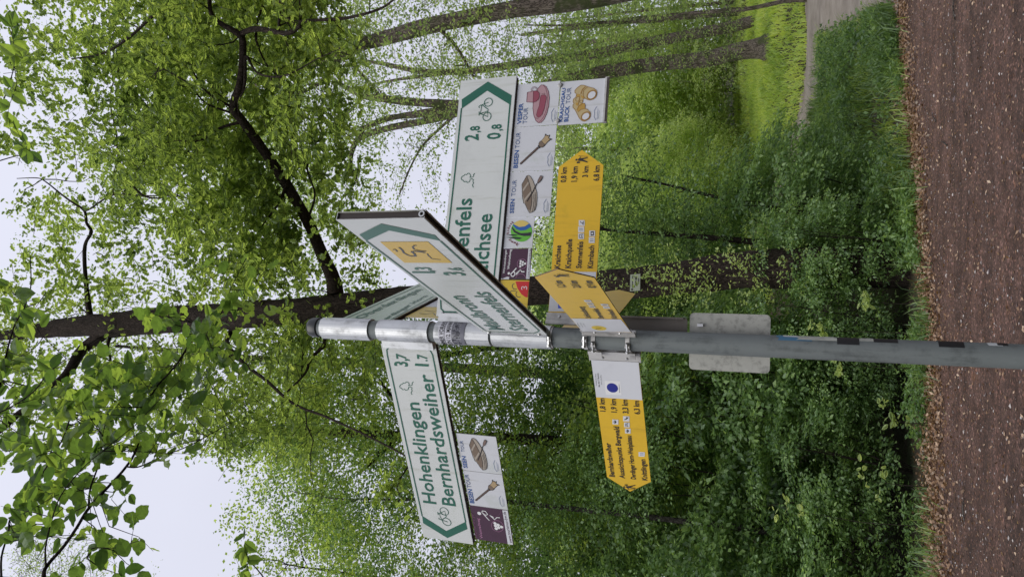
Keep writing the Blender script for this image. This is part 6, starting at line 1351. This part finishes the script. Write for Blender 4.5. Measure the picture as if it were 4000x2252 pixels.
('P','Lc','broom_picture#BESENL','boat_line',1,((-0.6003,2.5867),(-0.5994,2.583),(-0.5942,2.584),(-0.587,2.5808),(-0.584,2.5758),(-0.577,2.5691),(-0.5699,2.5651),(-0.5612,2.5641),(-0.5638,2.5598),(-0.5669,2.5595),(-0.566,2.5554),(-0.5692,2.5531),(-0.5642,2.5484),(-0.5694,2.5479),(-0.5766,2.5504),(-0.5778,2.5441),(-0.5811,2.5377),(-0.584,2.5457),(-0.589,2.5515),(-0.5951,2.5572),(-0.6022,2.5619),(-0.6076,2.5688),(-0.6074,2.5751),(-0.6106,2.5801))),
('P','Lc','broom_picture#BESENL','broom_y',2,((-0.5845,2.5747),(-0.5781,2.568),(-0.5699,2.5634),(-0.5669,2.5612),(-0.5702,2.5551),(-0.5693,2.551),(-0.5776,2.552),(-0.5805,2.546),(-0.5869,2.5527),(-0.597,2.5617))),
('P','Lc','broom_picture#BESENL','boat_in',2,((-0.5995,2.582),(-0.5942,2.5828),(-0.5881,2.5797),(-0.5857,2.5757),(-0.598,2.5622),(-0.6059,2.5693),(-0.6057,2.5756))),
('T','Lc','lettering#BESENL','blue_t','BESEN',(-0.6743,2.6489),(-0.6138,2.6484),0.0161,1),
('T','Lc','lettering#BESENL','blue_l','TOUR',(-0.6079,2.6491),(-0.5515,2.6514),0.0155,0),
('K','Lc','logo#BESENL','blue_l',2,0.0012,((-0.6262,2.542),(-0.64,2.5495),(-0.6472,2.5477),(-0.6604,2.5482),(-0.6728,2.5414))),
('K','Lc','logo#BESENL','blue_l',2,0.0008,((-0.6333,2.5376),(-0.6705,2.5374))),
('K','Lc','logo#BESENL','blue_l',2,0.0007,((-0.6388,2.533),(-0.6683,2.5334))),
('T','Lc','lettering#WEINL','violet_t','Württemberger',(-0.8294,2.6591),(-0.7178,2.6605),0.0115,0.5),
('T','Lc','lettering#WEINL','pink_l','Weinradweg',(-0.8288,2.6397),(-0.7379,2.6399),0.0106,0.6),
('P','Lc','web_strip#WEINL','white_p',1,((-0.6873,2.5443),(-0.6861,2.524),(-0.8371,2.5255),(-0.837,2.545))),
('T','Lc','lettering#WEINL','purple_d','www.tourismus-bw.de',(-0.8307,2.5273),(-0.6927,2.5325),0.012,0.5),
('C','Lc','cyclist_symbol#WEINL','white_b',2,0,(-0.7152,2.6362),0.0072),
('K','Lc','cyclist_symbol#WEINL','white_b',2,0.0035,((-0.7084,2.625),(-0.7022,2.6223),(-0.7022,2.6105),(-0.7147,2.604),(-0.7198,2.6116),(-0.7084,2.625),(-0.7414,2.6014))),
('K','Lc','cyclist_symbol#WEINL','white_b',2,0.0035,((-0.7173,2.596),(-0.7341,2.5801),(-0.7228,2.5701),(-0.7221,2.5583))),
('K','Lc','cyclist_symbol#WEINL','white_b',2,0.003,((-0.7173,2.596),(-0.7247,2.5821))),
('K','Lc','cyclist_symbol#WEINL','pink_l',2,0.0012,((-0.7742,2.5555),(-0.7787,2.5592),(-0.7824,2.5636),(-0.785,2.5685),(-0.7864,2.5737),(-0.7866,2.5789),(-0.7855,2.5838),(-0.7832,2.5882),(-0.7798,2.5919),(-0.7754,2.5946),(-0.7704,2.5963),(-0.7649,2.5968),(-0.7592,2.5962),(-0.7536,2.5944),(-0.7485,2.5916),(-0.744,2.5878),(-0.7404,2.5834),(-0.7378,2.5785),(-0.7364,2.5733),(-0.7363,2.5682),(-0.7374,2.5633),(-0.7397,2.559),(-0.7431,2.5553),(-0.7474,2.5526),(-0.7524,2.551),(-0.7578,2.5504),(-0.7635,2.551),(-0.769,2.5527),(-0.7742,2.5555))),
('K','Lc','cyclist_symbol#WEINL','violet_t',2,0.0008,((-0.6815,2.5488),(-0.6856,2.549),(-0.6898,2.5497),(-0.694,2.5509),(-0.6982,2.5527),(-0.7022,2.5549),(-0.706,2.5576),(-0.7094,2.5606),(-0.7124,2.5639),(-0.715,2.5674),(-0.7169,2.5711),(-0.7184,2.5749),(-0.7191,2.5786),(-0.7193,2.5822),(-0.7188,2.5856))),
('C','Lc','cyclist_symbol#WEINL','white_b',2,0,(-0.7505,2.581),0.0061),
('C','Lc','cyclist_symbol#WEINL','white_b',2,0,(-0.7557,2.57),0.0061),
('C','Lc','cyclist_symbol#WEINL','white_b',2,0,(-0.7623,2.5583),0.0061),
('C','Lc','cyclist_symbol#WEINL','white_b',2,0,(-0.7614,2.5809),0.0061),
('C','Lc','cyclist_symbol#WEINL','white_b',2,0,(-0.7674,2.5701),0.0061),
('C','Lc','cyclist_symbol#WEINL','white_b',2,0,(-0.7738,2.5801),0.0061)]

def owner(k, part):
    if '#' in part: p_, q = part.split('#'); return TH['#'+q], p_, POFF
    return TH[k], part, (.0006 if k == 'O' else 0)
groups = {}
for it in ART:
    ty, k, part = it[0], it[1], it[2]
    rt_, pn, base = owner(k, part)
    if ty == 'T':
        _, _, _, col, txt, a, b, h, bold = it
        if txt in ('Kraichgau-Stromberg', 'Höhe ü. NN 298 m', 'Bei den 7 Buchen'): h = abs(h)
        put_text(k, txt, a, b, abs(h), bold, colm(col), pn, rt_, base+.0010)
    elif ty in ('L', 'L2'):
        _, _, _, col, ch, a, b, h = it
        V, F = text_mesh(ch, .8); a = np.array(a); b = np.array(b); d = b-a; nd = np.array([-d[1], d[0]])/np.linalg.norm(d)
        x0, x1 = V[:, 0].min(), V[:, 0].max(); s_ = (V[:, 0]-x0)/(x1-x0)
        UV = a[None]+d[None]*s_[:, None]*.92+nd[None]*(V[:, 1]/CAPH*h*1.15)[:, None]
        mesh_np(pn, np.array([P3(k, u_, z_, base+.001) for u_, z_ in UV]), F, colm(col), rt_)
    else:
        col = it[3]; lay = it[4]; off = base+.0005+.0003*lay
        if ty == 'P': polys = [list(it[5])]
        elif ty == 'K': polys = stroke_polys(it[6], it[5])
        else:
            w_, c_, r_ = it[5], it[6], it[7]; ring = [(c_[0]+r_*math.cos(2*math.pi*i/28), c_[1]+r_*math.sin(2*math.pi*i/28)) for i in range(28)]
            polys = [ring] if not w_ else stroke_polys(ring+[ring[0]], w_)
        g = groups.setdefault((id(rt_), pn), dict(rt=rt_, k=k, pn=pn, polys=[], off=[], mi=[], mats=[]))
        if col not in g['mats']: g['mats'].append(col)
        for p_ in polys: g['polys'].append(p_); g['off'].append(off); g['mi'].append(g['mats'].index(col))
for g in groups.values():
    flat(g['k'], g['polys'], g['off'], g['pn'], [colm(c) for c in g['mats']], g['rt'], g['mi'])
# scribble on the yellow plaque under the far sign
flat('O', stroke_polys([(.25, 2.86), (.24, 2.83), (.26, 2.81), (.235, 2.79)], .004)+stroke_polys([(.29, 2.86), (.28, 2.82), (.30, 2.80), (.27, 2.78)], .004), POFF+.0008, 'scribble', [colm('graffiti')], TH['#GELB'])

# football sticker wrapped round the third sleeve
stk = tagp(empty('sticker', (PX, PY-.036, 2.6)), 'creased black and white sticker with capital letters wrapped round the pole', 'sticker')
m, n, b = nodes('sticker_photo'); cc = coords(n); t = noise(n, 90, 5, .75, cc, 1.0); r_ = ramp(n, [(.42, (.012, .012, .018)), (.5, (.06, .06, .08)), (.56, (.3, .3, .33)), (.62, (.04, .04, .05))]); n.links.new(t.outputs[0], r_.inputs[0]); n.links.new(r_.outputs[0], b.inputs['Base Color']); b.inputs['Roughness'].default_value = .35
SR = .0368
cyl_patch(2.556, 2.640, -172, -14, SR, 'print', m, stk, 24, .0, 2)
cyl_patch(2.622, 2.641, -150, -14, SR+.0002, 'letter_band', paint('stick_white', (.55, .55, .6), .35), stk, 20)
cyl_patch(2.597, 2.619, -165, -20, SR+.0002, 'letter_band', paint('stick_white', (.55, .55, .6), .35), stk, 20)
def curved(txt, a0, a1, z, h, name):
    V, F = text_mesh(txt, 1); x0, x1 = V[:, 0].min(), V[:, 0].max(); s_ = (V[:, 0]-x0)/(x1-x0); a = np.radians(a0+(a1-a0)*s_)
    Q = np.stack([PX+(SR+.0006)*np.cos(a), PY+(SR+.0006)*np.sin(a), z+V[:, 1]/CAPH*h], 1); mesh_np(name, Q, F, M_BLACK, stk)
curved('IMMER VORAN!', -165, -18, 2.6235, .0145, 'lettering'); curved('DEIN 12. MANN', -168, -22, 2.600, .0150, 'lettering')
cyl_patch(2.553, 2.566, -160, -16, SR+.0003, 'grey_bar', paint('stick_grey', (.14, .14, .17), .4), stk, 20)
# moss tuft on top of the first sleeve
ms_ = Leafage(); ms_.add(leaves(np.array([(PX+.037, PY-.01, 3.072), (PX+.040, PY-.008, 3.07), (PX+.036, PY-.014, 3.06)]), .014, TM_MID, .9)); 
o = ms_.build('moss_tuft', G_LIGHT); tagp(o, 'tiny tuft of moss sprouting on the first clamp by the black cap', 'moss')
